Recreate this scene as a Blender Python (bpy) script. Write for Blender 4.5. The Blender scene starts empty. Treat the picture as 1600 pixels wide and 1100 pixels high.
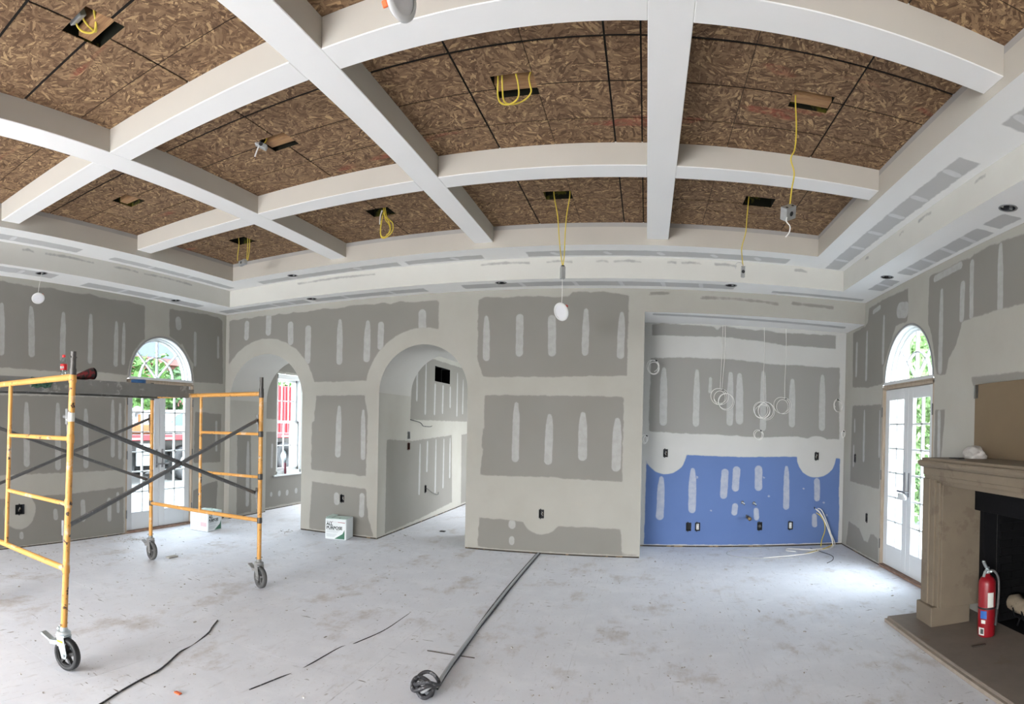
import bpy, bmesh, math, random
import numpy as np
from mathutils import Matrix, Vector
from mathutils.geometry import delaunay_2d_cdt

# ------------------------------------------------------------------ camera
S = bpy.context.scene
C = S.collection
PI = math.pi
F, U0, V0 = 913.42, 1009.89, 673.558          # cylinder radius in pixels and its centre (1600x1100 frame)
PIT, ROL = -.0045, .0219


def setup_camera():
    cd = bpy.data.cameras.new('camera')
    cd.type = 'PANO'
    cd.panorama_type = 'CENTRAL_CYLINDRICAL'
    half = 800 / F
    cd.central_cylindrical_range_u_min = -half
    cd.central_cylindrical_range_u_max = half
    cd.central_cylindrical_range_v_min = (V0 - 1100) / F
    cd.central_cylindrical_range_v_max = V0 / F
    cd.central_cylindrical_radius = 1.0
    cp, sp, cr, sr = math.cos(PIT), math.sin(PIT), math.cos(ROL), math.sin(ROL)
    Rp = Matrix(((1, 0, 0), (0, cp, sp), (0, -sp, cp)))
    Rr = Matrix(((cr, 0, sr), (0, 1, 0), (-sr, 0, cr)))
    T = (Rr @ Rp).transposed()
    a = (800 - U0) / F
    r = T @ Vector((math.cos(a), -math.sin(a), 0))
    u = T @ Vector((0, 0, 1))
    b = -(T @ Vector((math.sin(a), math.cos(a), 0)))
    co = bpy.data.objects.new('camera', cd)
    C.objects.link(co)
    co.matrix_world = Matrix(((r.x, u.x, b.x, 0), (r.y, u.y, b.y, 0), (r.z, u.z, b.z, 1.6), (0, 0, 0, 1)))
    cd.clip_start = .02
    S.camera = co


setup_camera()
S.view_settings.view_transform = 'Standard'
S.view_settings.look = 'None'
S.view_settings.gamma = 1.0
S.view_settings.use_curve_mapping = False
S.view_settings.exposure = 0.68
S.cycles.max_bounces = 12
S.cycles.diffuse_bounces = 8
S.cycles.transparent_max_bounces = 24
S.cycles.sample_clamp_indirect = 6.0

# overcast sky
W = bpy.data.worlds.new('overcast_sky')
S.world = W
W.use_nodes = True
nt = W.node_tree
bg = nt.nodes['Background']
tc = nt.nodes.new('ShaderNodeTexCoord')
sx = nt.nodes.new('ShaderNodeSeparateXYZ')
rp = nt.nodes.new('ShaderNodeValToRGB')
rp.color_ramp.elements[0].position = 0.0
rp.color_ramp.elements[0].color = (.90, .95, 1, 1)
rp.color_ramp.elements[1].position = .7
rp.color_ramp.elements[1].color = (.74, .86, 1, 1)
nt.links.new(tc.outputs['Generated'], sx.inputs[0])
nt.links.new(sx.outputs['Z'], rp.inputs[0])
nt.links.new(rp.outputs[0], bg.inputs[0])
SKY = 7.6
bg.inputs[1].default_value = SKY

# daylight through the windows of the room's front wall (behind the camera) and of the hall
def area(name, loc, rot, sx_, sy_, power, col=(1, 1, 1)):
    l = bpy.data.lights.new(name, 'AREA')
    l.shape = 'RECTANGLE'
    l.size, l.size_y = sx_, sy_
    l.energy = power
    l.color = col
    o = bpy.data.objects.new(name, l)
    o.location = loc
    o.rotation_euler = rot
    C.objects.link(o)
    return o


XL0, XR0 = -6.327, 2.791
FRONT_WINDOWS = (-4.9, -2.9)
ADDED_OPENINGS = (-1.1,)              # unseen opening added in the left wall to let in fill light
TILT = math.radians(64)         # most of the sky's light arrives from above
for x in FRONT_WINDOWS:
    area('window_daylight', (x, -5.40, 1.55), (PI / 2 - TILT, 0, 0), 1.7, 2.3, 430, (1, .985, .96))
for y, e in zip(ADDED_OPENINGS, (60,)):
    area('door_daylight', (XL0 - .03, y, 1.25), (PI / 2 - TILT, 0, -PI / 2), 1.2, 2.1, e, (.95, .975, 1))  # fill lamp set in the added opening
area('side_room_daylight', (-5.72, 11.46, 1.6), (-PI / 2 + .5, 0, 0), .9, 1.6, 60, (.95, .975, 1))  # added fill lamp in an unseen end wall opening, brightens the side room
area('hall_window_daylight', (-.27, 10.3, 1.5), (PI / 2, 0, PI / 2), 1.3, 1.7, 45, (.95, .98, 1))


# hazy sun high on the right, very soft through the overcast
sl = bpy.data.lights.new('hazy_sun', 'SUN')
sl.energy = 5.2
sl.angle = math.radians(70)
sl.color = (.95, .975, 1)
so = bpy.data.objects.new('hazy_sun', sl)
so.rotation_euler = Vector((-1, .45, -.66)).to_track_quat('-Z', 'Y').to_euler()
so.location = (8, 6, 9)
C.objects.link(so)


def portal(loc, rot, w, h):
    o = area('sky_portal', loc, rot, w, h, 1)
    o.data.cycles.is_portal = True


portal((XL0 - .25, 5.79, 1.4), (PI / 2, 0, -PI / 2), 1.4, 2.8)
portal((XL0 - .25, 9.05, 1.55), (PI / 2, 0, -PI / 2), .9, 1.9)
portal((XR0 + .25, 5.88, 1.4), (PI / 2, 0, PI / 2), 1.4, 2.8)

random.seed(7)
rng = np.random.RandomState(3)

# ------------------------------------------------------------------ room measures (metres)
XL, XR, YB, YF = -6.327, 2.791, 7.2, -5.37
YA = 7.93                       # back of the alcove
ZS, ZF, ZB, ZO = 3.3186, 3.564, 3.627, 3.80      # soffit, upper ring, beam undersides, sheathing
FX0, FX1, FY0, FY1 = -5.837, 2.312, -4.89, 6.719  # fascia of the tray
KX0, KX1, KY0, KY1 = -5.397, 1.850, -4.44, 6.27   # coffered field
BEAMX = ((-3.795, -3.577), (-1.939, -1.723), (-.038, .19))
BEAMY = ((-.90, -.68), (.905, 1.124), (2.709, 2.918), (4.514, 4.733))

# ------------------------------------------------------------------ helpers
ORIGIN = {}


def V(*a):
    return Vector(a)


def link(o, parent=None):
    C.objects.link(o)
    if parent is not None:
        o.parent = parent
    return o


def tag(o, label=None, cat=None, group=None, kind=None):
    if label:
        o['label'] = label
    if cat:
        o['category'] = cat
    if group:
        o['group'] = group
    if kind:
        o['kind'] = kind
    return o


def thing(name, label, cat, loc=(0, 0, 0), rot=(0, 0, 0), group=None, kind=None):
    o = bpy.data.objects.new(name, None)
    o.empty_display_size = .05
    o.location = loc
    o.rotation_euler = rot
    link(o)
    tag(o, label, cat, group, kind)
    ORIGIN[o.name] = Vector(loc)
    return o


def frames(path, closed=False):
    n = len(path)
    T = []
    for i in range(n):
        if closed:
            t = path[(i + 1) % n] - path[i - 1]
        else:
            t = path[min(i + 1, n - 1)] - path[max(i - 1, 0)]
        T.append(t.normalized() if t.length > 1e-9 else V(0, 0, 1))
    up = V(0, 0, 1) if abs(T[0].z) < .9 else V(1, 0, 0)
    nrm = (up - T[0] * up.dot(T[0])).normalized()
    out = []
    for t in T:
        nrm = nrm - t * nrm.dot(t)
        if nrm.length < 1e-6:
            nrm = t.orthogonal()
        nrm.normalize()
        out.append((nrm.copy(), t.cross(nrm)))
    return out


def smooth(pts, k=6, closed=False):
    P = [Vector(p) for p in pts]
    n = len(P)
    out = []
    rngi = range(n if closed else n - 1)
    for i in rngi:
        if closed:
            a, b, c, d = P[i - 1], P[i], P[(i + 1) % n], P[(i + 2) % n]
        else:
            a, b, c, d = P[max(i - 1, 0)], P[i], P[i + 1], P[min(i + 2, n - 1)]
        for j in range(k):
            t = j / k
            out.append(.5 * ((2 * b) + (c - a) * t + (2 * a - 5 * b + 4 * c - d) * t * t + (3 * b - a - 3 * c + d) * t ** 3))
    if not closed:
        out.append(P[-1])
    return out


class MB:
    def __init__(s):
        s.v, s.f, s.mi, s.sm = [], [], [], []

    def add(s, vs, fs, sm=False, mi=0):
        b = len(s.v)
        s.v += [tuple(v) for v in vs]
        for f in fs:
            s.f.append([b + i for i in f])
            s.sm.append(sm)
            s.mi.append(mi)
        return s

    def box(s, x0, x1, y0, y1, z0, z1, M=None, mi=0):
        vs = [V(x, y, z) for x in (x0, x1) for y in (y0, y1) for z in (z0, z1)]
        if M is not None:
            vs = [M @ v for v in vs]
        return s.add(vs, [(0, 1, 3, 2), (4, 6, 7, 5), (0, 4, 5, 1), (2, 3, 7, 6), (0, 2, 6, 4), (1, 5, 7, 3)], mi=mi)

    def cbox(s, x0, x1, y0, y1, z0, z1, c=.005, M=None, mi=0):
        """box with chamfered edges"""
        bm = bmesh.new()
        bmesh.ops.create_cube(bm, size=1)
        for v in bm.verts:
            v.co = V((x0 + x1) / 2 + v.co.x * (x1 - x0), (y0 + y1) / 2 + v.co.y * (y1 - y0), (z0 + z1) / 2 + v.co.z * (z1 - z0))
        bmesh.ops.bevel(bm, geom=bm.edges[:], offset=c, segments=1, affect='EDGES', profile=.5)
        bm.verts.index_update()
        vs = [M @ v.co if M is not None else v.co.copy() for v in bm.verts]
        fs = [[v.index for v in f.verts] for f in bm.faces]
        bm.free()
        return s.add(vs, fs, mi=mi)

    def bar(s, p0, p1, w, h, up=(0, 0, 1), mi=0):
        p0, p1 = Vector(p0), Vector(p1)
        t = (p1 - p0).normalized()
        u = Vector(up)
        u = (u - t * u.dot(t)).normalized()
        r = t.cross(u)
        vs = [p + r * (a * w / 2) + u * (b * h / 2) for p in (p0, p1) for a in (-1, 1) for b in (-1, 1)]
        return s.add(vs, [(0, 1, 3, 2), (4, 6, 7, 5), (0, 4, 5, 1), (2, 3, 7, 6), (0, 2, 6, 4), (1, 5, 7, 3)], mi=mi)

    def tube(s, path, r, n=8, closed=False, cap=True, mi=0, flat=1.0):
        path = [Vector(p) for p in path]
        fr = frames(path, closed)
        rr = r if isinstance(r, (list, tuple)) else [r] * len(path)
        vs = []
        for p, (a, b), q in zip(path, fr, rr):
            for i in range(n):
                t = 2 * PI * i / n
                vs.append(p + a * (q * flat * math.cos(t)) + b * (q * math.sin(t)))
        fs = []
        m = len(path)
        for i in range(m if closed else m - 1):
            j = (i + 1) % m
            for k in range(n):
                l = (k + 1) % n
                fs.append((i * n + k, i * n + l, j * n + l, j * n + k))
        s.add(vs, fs, True, mi)
        if cap and not closed:
            s.add(vs[:n], [tuple(range(n))[::-1]], False, mi)
            s.add(vs[-n:], [tuple(range(n))], False, mi)
        return s

    def cyl(s, p0, p1, r, n=14, r1=None, cap=True, mi=0):
        return s.tube([p0, p1], [r, r if r1 is None else r1], n, cap=cap, mi=mi)

    def lathe(s, prof, n=20, M=None, mi=0, sm=True, cap=None):
        """profile of (r, z) about z"""
        vs = []
        for r, z in prof:
            for i in range(n):
                t = 2 * PI * i / n
                v = V(r * math.cos(t), r * math.sin(t), z)
                vs.append(M @ v if M is not None else v)
        fs = []
        for i in range(len(prof) - 1):
            for k in range(n):
                l = (k + 1) % n
                fs.append((i * n + k, i * n + l, (i + 1) * n + l, (i + 1) * n + k))
        s.add(vs, fs, sm, mi)
        if cap is None:
            cap = tuple(prof[0]) != tuple(prof[-1])
        if cap and prof[0][0] > 1e-6:
            s.add(vs[:n], [tuple(range(n))[::-1]], False, mi)
        if cap and prof[-1][0] > 1e-6:
            s.add(vs[-n:], [tuple(range(n))], False, mi)
        return s

    def prism(s, poly, fn, w0, w1, caps=True, mi=0, sides=True):
        """poly in (a, b), fn(a, b, w) -> point"""
        n = len(poly)
        vs = [fn(a, b, w0) for a, b in poly] + [fn(a, b, w1) for a, b in poly]
        fs = []
        if sides:
            fs += [(i, (i + 1) % n, n + (i + 1) % n, n + i) for i in range(n)]
        if caps:
            fs += [tuple(range(n))[::-1], tuple(range(n, 2 * n))]
        return s.add(vs, fs, mi=mi)

    def strip(s, A, B, mi=0, sm=False, closed=False):
        """quads between two point rows"""
        n = len(A)
        vs = list(A) + list(B)
        fs = [(i, (i + 1) % n, n + (i + 1) % n, n + i) for i in range(n if closed else n - 1)]
        return s.add(vs, fs, sm, mi)

    def mesh(s, name, mats, org=V(0, 0, 0)):
        me = bpy.data.meshes.new(name)
        me.from_pydata([(x - org.x, y - org.y, z - org.z) for x, y, z in s.v], [], s.f)
        for m in (mats if isinstance(mats, (list, tuple)) else [mats]):
            me.materials.append(m)
        me.polygons.foreach_set('use_smooth', s.sm)
        me.polygons.foreach_set('material_index', s.mi)
        bm = bmesh.new()
        bm.from_mesh(me)
        bmesh.ops.recalc_face_normals(bm, faces=bm.faces[:])
        bm.to_mesh(me)
        bm.free()
        me.update()
        return me

    def build(s, name, mats, parent=None, local=False):
        """link as ONE object; vertices are world coordinates unless local"""
        org = V(0, 0, 0)
        base = V(0, 0, 0)
        if parent is not None and not local:
            base = ORIGIN[parent.name]
        if not local:
            a = np.array(s.v)
            c = (a.min(0) + a.max(0)) / 2
            org = V(c[0], c[1], a[:, 2].min())
            me = s.mesh(name, mats, org)
            o = bpy.data.objects.new(name, me)
            o.location = org - base
        else:
            me = s.mesh(name, mats)
            o = bpy.data.objects.new(name, me)
        link(o, parent)
        ORIGIN[o.name] = org
        return o


# ------------------------------------------------------------------ materials
def newmat(name):
    m = bpy.data.materials.new(name)
    m.use_nodes = True
    t = m.node_tree
    return m, t, t.nodes['Principled BSDF'], t.links


def N(t, kind, **kw):
    n = t.nodes.new('ShaderNode' + kind)
    for k, v in kw.items():
        if k in n.inputs:
            n.inputs[k].default_value = v
        else:
            setattr(n, k, v)
    return n


def pos(t):
    return N(t, 'NewGeometry').outputs['Position']


def mapr(t, src, a, b, c=0., d=1.):
    n = N(t, 'MapRange')
    n.interpolation_type = 'SMOOTHSTEP'
    for i, v in enumerate((a, b, c, d)):
        n.inputs[i + 1].default_value = v
    t.links.new(src, n.inputs[0])
    return n.outputs[0]


def mixc(t, fac, a, b):
    n = N(t, 'MixRGB')
    for i, v in enumerate((fac, a, b)):
        if isinstance(v, (int, float)):
            n.inputs[i].default_value = v
        elif isinstance(v, tuple):
            n.inputs[i].default_value = (*v, 1)
        else:
            t.links.new(v, n.inputs[i])
    return n.outputs[0]


def noise(t, scale, detail=3, rough=.6, vec=None, dist=0.):
    n = N(t, 'TexNoise')
    n.inputs['Scale'].default_value = scale
    n.inputs['Detail'].default_value = detail
    n.inputs['Roughness'].default_value = rough
    n.inputs['Distortion'].default_value = dist
    t.links.new(vec if vec is not None else pos(t), n.inputs['Vector'])
    return n.outputs['Fac']


def mathn(t, op, a, b=None, clamp=False):
    n = N(t, 'Math', operation=op)
    n.use_clamp = clamp
    for i, v in enumerate((a, b)):
        if v is None:
            continue
        if isinstance(v, (int, float)):
            n.inputs[i].default_value = v
        else:
            t.links.new(v, n.inputs[i])
    return n.outputs[0]


def scaled(t, vec, s, rot=(0, 0, 0)):
    n = N(t, 'Mapping')
    n.inputs['Scale'].default_value = s
    n.inputs['Rotation'].default_value = rot
    t.links.new(vec, n.inputs['Vector'])
    return n.outputs[0]


def bump(t, b, h, strength=.2, dist=.01):
    n = N(t, 'Bump')
    n.inputs['Strength'].default_value = strength
    n.inputs['Distance'].default_value = dist
    t.links.new(h, n.inputs['Height'])
    t.links.new(n.outputs[0], b.inputs['Normal'])


def plain(name, col, rough=.5, metal=0., var=.12, scale=30., spec=.5, col2=None, amt=None, bmp=0.):
    """colour with soft mottling; col2 = a second tone that shows in patches"""
    m, t, b, l = newmat(name)
    n = noise(t, scale, 4)
    dark = tuple(c * (1 - var) for c in col)
    lite = tuple(min(1, c * (1 + var)) for c in col)
    c = mixc(t, n, dark, lite)
    if col2 is not None:
        n2 = noise(t, scale * .7, 5, .65)
        c = mixc(t, mapr(t, n2, amt - .03, amt + .03), c, col2)
    l.new(c, b.inputs['Base Color'])
    b.inputs['Roughness'].default_value = rough
    b.inputs['Metallic'].default_value = metal
    b.inputs['Specular IOR Level'].default_value = spec
    if bmp:
        bump(t, b, n, bmp)
    return m




def drywall_material(name, mud1, mud2, pap1, pap2, fill):
    m, t, b, l = newmat(name)
    wob = mathn(t, 'MULTIPLY', mathn(t, 'SUBTRACT', noise(t, 9, 4), .5), .042)

    def mask(attr, e, k=1.):
        a = N(t, 'Attribute', attribute_name=attr)
        s = mathn(t, 'ADD', a.outputs['Fac'], mathn(t, 'MULTIPLY', wob, k) if k != 1 else wob)
        return mapr(t, s, -e, e)
    g, bl, st = mask('paper', .010), mask('blue', .008, .6), mask('strip', .007, .5)
    mud = mixc(t, noise(t, 2.2, 5), mud1, mud2)
    pap = mixc(t, noise(t, 1.1, 3), pap1, pap2)
    fine = noise(t, 60, 2)
    blu = mixc(t, noise(t, 2.0, 4), (.102, .163, .345), (.122, .19, .385))
    base = mixc(t, g, mud, pap)
    base = mixc(t, bl, base, blu)
    sc = mixc(t, mapr(t, noise(t, 14, 3), .3, .7, .50, .68), base, fill)
    fac = mathn(t, 'MULTIPLY', st, mathn(t, 'MAXIMUM', g, bl))
    c = mixc(t, fac, base, sc)
    l.new(c, b.inputs['Base Color'])
    b.inputs['Roughness'].default_value = .9
    b.inputs['Specular IOR Level'].default_value = .15
    bump(t, b, fine, .05)
    return m


M = {}
M['drywall'] = drywall_material('taped_wall_drywall', (.345, .33, .29), (.41, .398, .36), (.218, .207, .183), (.252, .243, .224), (.47, .465, .455))
M['freshwall'] = drywall_material('fresh_alcove_drywall', (.47, .465, .445), (.54, .54, .525), (.265, .258, .24), (.30, .293, .28), (.53, .53, .53))  # lighter tones than the drywall of the other walls
M['lid'] = drywall_material('primed_ceiling_drywall', (.83, .825, .80), (.88, .876, .86), (.50, .495, .485), (.55, .548, .54), (.78, .78, .78))
M['plaster'] = plain('joint_compound', (.43, .42, .39), .9, var=.05, scale=2.5, spec=.15)
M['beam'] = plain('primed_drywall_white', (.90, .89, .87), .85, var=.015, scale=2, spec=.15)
M['beige'] = plain('coffer_side_drywall', (.53, .495, .44), .9, var=.05, scale=2, spec=.15)  # beam sides: shade and warm bounce put into the colour
M['fascia'] = drywall_material('fascia_drywall', (.58, .565, .52), (.64, .63, .59), (.36, .35, .335), (.40, .39, .375), (.6, .6, .59))


def osb_material():
    m, t, b, l = newmat('oriented_strand_board')
    p = pos(t)
    warp = N(t, 'TexNoise')
    warp.inputs['Scale'].default_value = 5
    l.new(p, warp.inputs['Vector'])
    add = N(t, 'VectorMath', operation='ADD')
    sc = N(t, 'VectorMath', operation='SCALE')
    sc.inputs['Scale'].default_value = .06
    l.new(warp.outputs['Color'], sc.inputs[0])
    l.new(p, add.inputs[0])
    l.new(sc.outputs[0], add.inputs[1])
    layers = []
    for i, (big, s_, z) in enumerate(((11, (11, 58, 1), .0), (16, (13, 70, 1), 3.3), (8, (15, 62, 1), 7.7))):
        cell = N(t, 'TexVoronoi')
        cell.inputs['Scale'].default_value = big
        off = N(t, 'VectorMath', operation='ADD')
        off.inputs[1].default_value = (z, z * 1.7, z)
        l.new(add.outputs[0], off.inputs[0])
        l.new(off.outputs[0], cell.inputs['Vector'])
        sp0 = N(t, 'SeparateColor')
        l.new(cell.outputs['Color'], sp0.inputs[0])
        rot = N(t, 'VectorRotate', rotation_type='Z_AXIS')
        l.new(off.outputs[0], rot.inputs['Vector'])
        l.new(mathn(t, 'MULTIPLY', sp0.outputs[0], 6.283), rot.inputs['Angle'])
        v = N(t, 'TexVoronoi')
        v.inputs['Scale'].default_value = 1.0
        l.new(scaled(t, rot.outputs[0], s_), v.inputs['Vector'])
        sp = N(t, 'SeparateColor')
        l.new(v.outputs['Color'], sp.inputs[0])
        layers.append((sp.outputs[0], sp.outputs[1]))
    s1 = mixc(t, mapr(t, layers[1][1], .45, .5), layers[0][0], layers[1][0])
    s3 = mixc(t, mapr(t, layers[2][1], .58, .62), s1, layers[2][0])
    r = N(t, 'ValToRGB')
    cr = r.color_ramp
    cr.elements[0].position, cr.elements[0].color = 0, (.095, .052, .028, 1)
    cr.elements[1].position, cr.elements[1].color = 1, (.52, .35, .185, 1)
    for q, c in ((.3, (.165, .097, .053, 1)), (.62, (.235, .145, .08, 1)), (.86, (.31, .20, .11, 1))):
        e = cr.elements.new(q)
        e.color = c
    l.new(s3, r.inputs[0])
    c = mixc(t, mapr(t, noise(t, 90, 3), .62, .7), r.outputs[0], (.05, .028, .015))
    # large faint tonal drift and red chalk smears
    c = mixc(t, mapr(t, noise(t, 1.3, 2), .35, .75, 0, .3), c, (.15, .085, .045))
    red = mathn(t, 'MULTIPLY', mapr(t, noise(t, 1.7, 2, .5, scaled(t, p, (.6, 2.0, 1))), .66, .72), mapr(t, noise(t, 20, 3), .3, .7, .1, .6))
    c = mixc(t, red, c, (.33, .07, .045))
    l.new(c, b.inputs['Base Color'])
    b.inputs['Roughness'].default_value = .75
    b.inputs['Specular IOR Level'].default_value = .25
    bump(t, b, s3, .25, .004)
    return m


M['osb'] = osb_material()


def wood_material(name, a, bcol, scale=(2, 30, 30), rough=.7):
    m, t, b, l = newmat(name)
    p = scaled(t, pos(t), scale)
    n = noise(t, 3, 5, .6, p, .6)
    l.new(mixc(t, mapr(t, n, .3, .7), a, bcol), b.inputs['Base Color'])
    b.inputs['Roughness'].default_value = rough
    bump(t, b, n, .1)
    return m


M['lumber'] = wood_material('joist_lumber', (.25, .125, .055), (.42, .24, .11))
M['jamb'] = wood_material('raw_wood_jamb', (.30, .235, .17), (.40, .33, .26), (20, 20, 2))
M['gapwood'] = plain('gap_under_drywall', (.06, .05, .042), .9, 0, .4, 8, .1, col2=(.24, .17, .11), amt=.58)
M['threshold'] = wood_material('threshold_wood', (.16, .09, .06), (.30, .20, .15), (20, 3, 20))


def floor_material():
    m, t, b, l = newmat('dusty_subfloor')
    p = pos(t)
    n1 = noise(t, .55, 5, .62)
    n2 = noise(t, 3.2, 6, .68, None, .4)
    c = mixc(t, n1, (.66, .675, .72), (.77, .79, .85))
    c = mixc(t, mapr(t, n2, .40, .75, 0, .6), c, (.83, .845, .89))
    # brown worn-through patches, fine trowel streaks and black scuffs
    st = noise(t, 1.0, 6, .7, scaled(t, p, (2.4, 1.5, 1)))
    c = mixc(t, mapr(t, st, .52, .70, 0, .55), c, (.40, .34, .29))
    st2 = noise(t, 1.0, 4, .6, scaled(t, p, (26, 5, 1), (0, 0, .35)))
    c = mixc(t, mapr(t, st2, .58, .74, 0, .35), c, (.38, .36, .35))
    sc = noise(t, 1, 3, .5, scaled(t, p, (6.5, 34, 1), (0, 0, -.5)))
    sel = mapr(t, noise(t, 1.6, 2), .50, .64)
    sc2 = noise(t, 1, 3, .5, scaled(t, p, (30, 6, 1), (0, 0, .3)))
    c = mixc(t, mathn(t, 'MULTIPLY', mapr(t, sc2, .66, .70, 0, .8), mapr(t, noise(t, 1.1, 2), .52, .66)), c, (.26, .225, .20))
    c = mixc(t, mathn(t, 'MULTIPLY', mapr(t, sc, .655, .69), sel), c, (.16, .14, .13))
    sp = noise(t, 42, 3, .6)
    c = mixc(t, mapr(t, sp, .66, .70, 0, .6), c, (.24, .20, .17))
    c = mixc(t, mapr(t, noise(t, 24, 2, .5), .74, .77, 0, .8), c, (.80, .80, .80))
    l.new(c, b.inputs['Base Color'])
    b.inputs['Roughness'].default_value = .62
    b.inputs['Specular IOR Level'].default_value = .3
    bump(t, b, n2, .12)
    return m


M['floor'] = floor_material()
M['strip'] = plain('dusty_wood_strip', (.30, .26, .22), .85, 0, .25, 14, .2)
M['dark'] = plain('dark_gap', (.02, .018, .016), .9, spec=.1)
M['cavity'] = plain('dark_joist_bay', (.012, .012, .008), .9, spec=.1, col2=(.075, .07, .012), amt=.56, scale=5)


def scaffold_paint():
    m, t, b, l = newmat('chipped_yellow_paint')
    n = noise(t, 6, 3)
    c = mixc(t, n, (.52, .25, .055), (.66, .34, .09))
    chip = mathn(t, 'MULTIPLY', mapr(t, noise(t, 26, 5, .62), .60, .625), mapr(t, noise(t, 3.5, 2), .42, .56))
    c = mixc(t, chip, c, (.045, .028, .022))
    dust = mapr(t, noise(t, 11, 4), .58, .68, 0, .5)
    c = mixc(t, dust, c, (.66, .56, .46))
    l.new(c, b.inputs['Base Color'])
    b.inputs['Roughness'].default_value = .5
    return m


M['yellow'] = scaffold_paint()
M['brace'] = plain('galvanised_brace', (.17, .17, .17), .5, .5, .25, 40, col2=(.40, .40, .40), amt=.66)
M['socket'] = plain('dark_steel', (.10, .095, .09), .5, .6, .3, 60)
M['deck'] = plain('weathered_aluminium', (.22, .22, .212), .6, .2, .15, 9, col2=(.36, .355, .34), amt=.6)
M['zinc'] = plain('bright_zinc', (.52, .58, .60), .38, .55, .12, 20)
M['dirtyzinc'] = plain('dusty_zinc', (.27, .27, .265), .6, .3, .35, 30)
M['rubber'] = plain('black_rubber', (.018, .018, .019), .6, 0, .3, 40)
M['greyrubber'] = plain('dusty_rubber', (.10, .10, .10), .8, 0, .4, 40)
M['ycable'] = plain('yellow_cable', (.62, .47, .05), .5, 0, .1)
M['wcable'] = plain('white_cable', (.74, .73, .70), .5, 0, .06)
M['bcable'] = plain('black_cable', (.035, .035, .04), .6, 0, .3, 60, col2=(.18, .18, .19), amt=.6)
M['gcable'] = plain('grey_cable', (.40, .41, .43), .6, 0, .15, 30)
M['steelbox'] = plain('galvanised_box', (.42, .43, .43), .45, .6, .15, 30)
M['white'] = plain('white_plastic', (.62, .62, .615), .4, 0, .03)
M['lens'] = plain('frosted_lens', (.66, .66, .68), .25, 0, .03)
M['orange'] = plain('orange_clip', (.72, .13, .03), .5)
M['redclip'] = plain('red_clip', (.45, .05, .03), .5)
M['doorwhite'] = plain('primed_door_white', (.60, .615, .625), .45, 0, .03, 3)
M['sash'] = plain('white_sash', (.76, .80, .81), .4, 0, .02, 3)
M['handle'] = plain('satin_handle', (.30, .30, .31), .4, .7, .1)
M['hinge'] = plain('hinge_steel', (.11, .11, .11), .5, .6, .2)
M['outletblack'] = plain('black_device_box', (.012, .013, .016), .6)
M['outletblue'] = plain('blue_device_box', (.02, .045, .10), .6)
M['outletmaroon'] = plain('maroon_device_box', (.07, .02, .018), .6)
M['brass'] = plain('tarnished_brass', (.22, .16, .09), .45, .6, .25)
M['stone'] = plain('cast_limestone', (.18, .145, .105), .75, 0, .16, 5, .3, col2=(.15, .118, .085), amt=.60)
M['hearth'] = plain('dusty_hearth_stone', (.21, .178, .15), .8, 0, .16, 7, .3, col2=(.20, .16, .125), amt=.64)
M['soot'] = plain('sooty_steel', (.006, .006, .007), .8, 0, .3, 30, .12)
M['firebrick'] = plain('black_firebrick', (.005, .005, .0055), .85, 0, .4, 30, .1)
M['log'] = plain('ceramic_log', (.26, .21, .15), .9, 0, .35, 18, col2=(.03, .025, .02), amt=.62, bmp=.5)
M['cardboard'] = plain('brown_cardboard', (.165, .12, .072), .8, 0, .08, 4)
M['extred'] = plain('extinguisher_red', (.24, .006, .012), .35, 0, .1, 6)
M['bluelabel'] = plain('blue_sticker', (.02, .11, .42), .5)
M['paperlabel'] = plain('white_label', (.66, .66, .62), .6, 0, .06)
M['yellowlabel'] = plain('yellow_label', (.72, .52, .03), .6)
M['ink'] = plain('dark_print', (.05, .06, .06), .6)
M['greenink'] = plain('green_print', (.035, .14, .085), .6, 0, .2, 60)
M['paleink'] = plain('pale_print', (.42, .46, .49), .6)
M['pinkink'] = plain('pink_print', (.62, .45, .48), .6)
M['redink'] = plain('red_print', (.30, .03, .05), .6)
M['carton'] = plain('white_carton', (.70, .74, .75), .6, 0, .05, 8)
M['mint'] = plain('mint_carton_top', (.55, .68, .62), .6, 0, .2, 14, col2=(.03, .05, .05), amt=.64)
M['cola'] = plain('cola_red', (.62, .015, .02), .4)
M['bagred'] = plain('dark_red_cloth', (.16, .012, .015), .7, 0, .5, 30, col2=(.02, .015, .015), amt=.5)
M['blue'] = plain('blue_tape', (.03, .13, .33), .6, 0, .25, 20)
M['greencloth'] = plain('dark_green_cloth', (.05, .13, .09), .8, 0, .3, 20)
M['caulk'] = plain('maroon_tube', (.16, .035, .055), .5)
M['duct'] = plain('black_duct', (.004, .004, .004), .9, spec=.05)
M['debris'] = plain('debris', (.30, .27, .24), .9, 0, .5, 90, col2=(.75, .75, .74), amt=.55)


def glass_material(name, tint, gl=.03):
    m, t, b, l = newmat(name)
    t.nodes.remove(b)
    tr = N(t, 'BsdfTransparent')
    tr.inputs[0].default_value = (*tint, 1)
    g = N(t, 'BsdfGlossy')
    g.inputs['Roughness'].default_value = .02
    mx = N(t, 'MixShader')
    mx.inputs[0].default_value = gl
    l.new(tr.outputs[0], mx.inputs[1])
    l.new(g.outputs[0], mx.inputs[2])
    l.new(mx.outputs[0], t.nodes['Material Output'].inputs[0])
    return m


M['glass'] = glass_material('window_glass', (.95, .97, .97))
M['film'] = glass_material('clear_plastic_film', (.72, .74, .76), .22)
M['bottle'] = glass_material('clear_bottle', (.80, .84, .84), .12)
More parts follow.
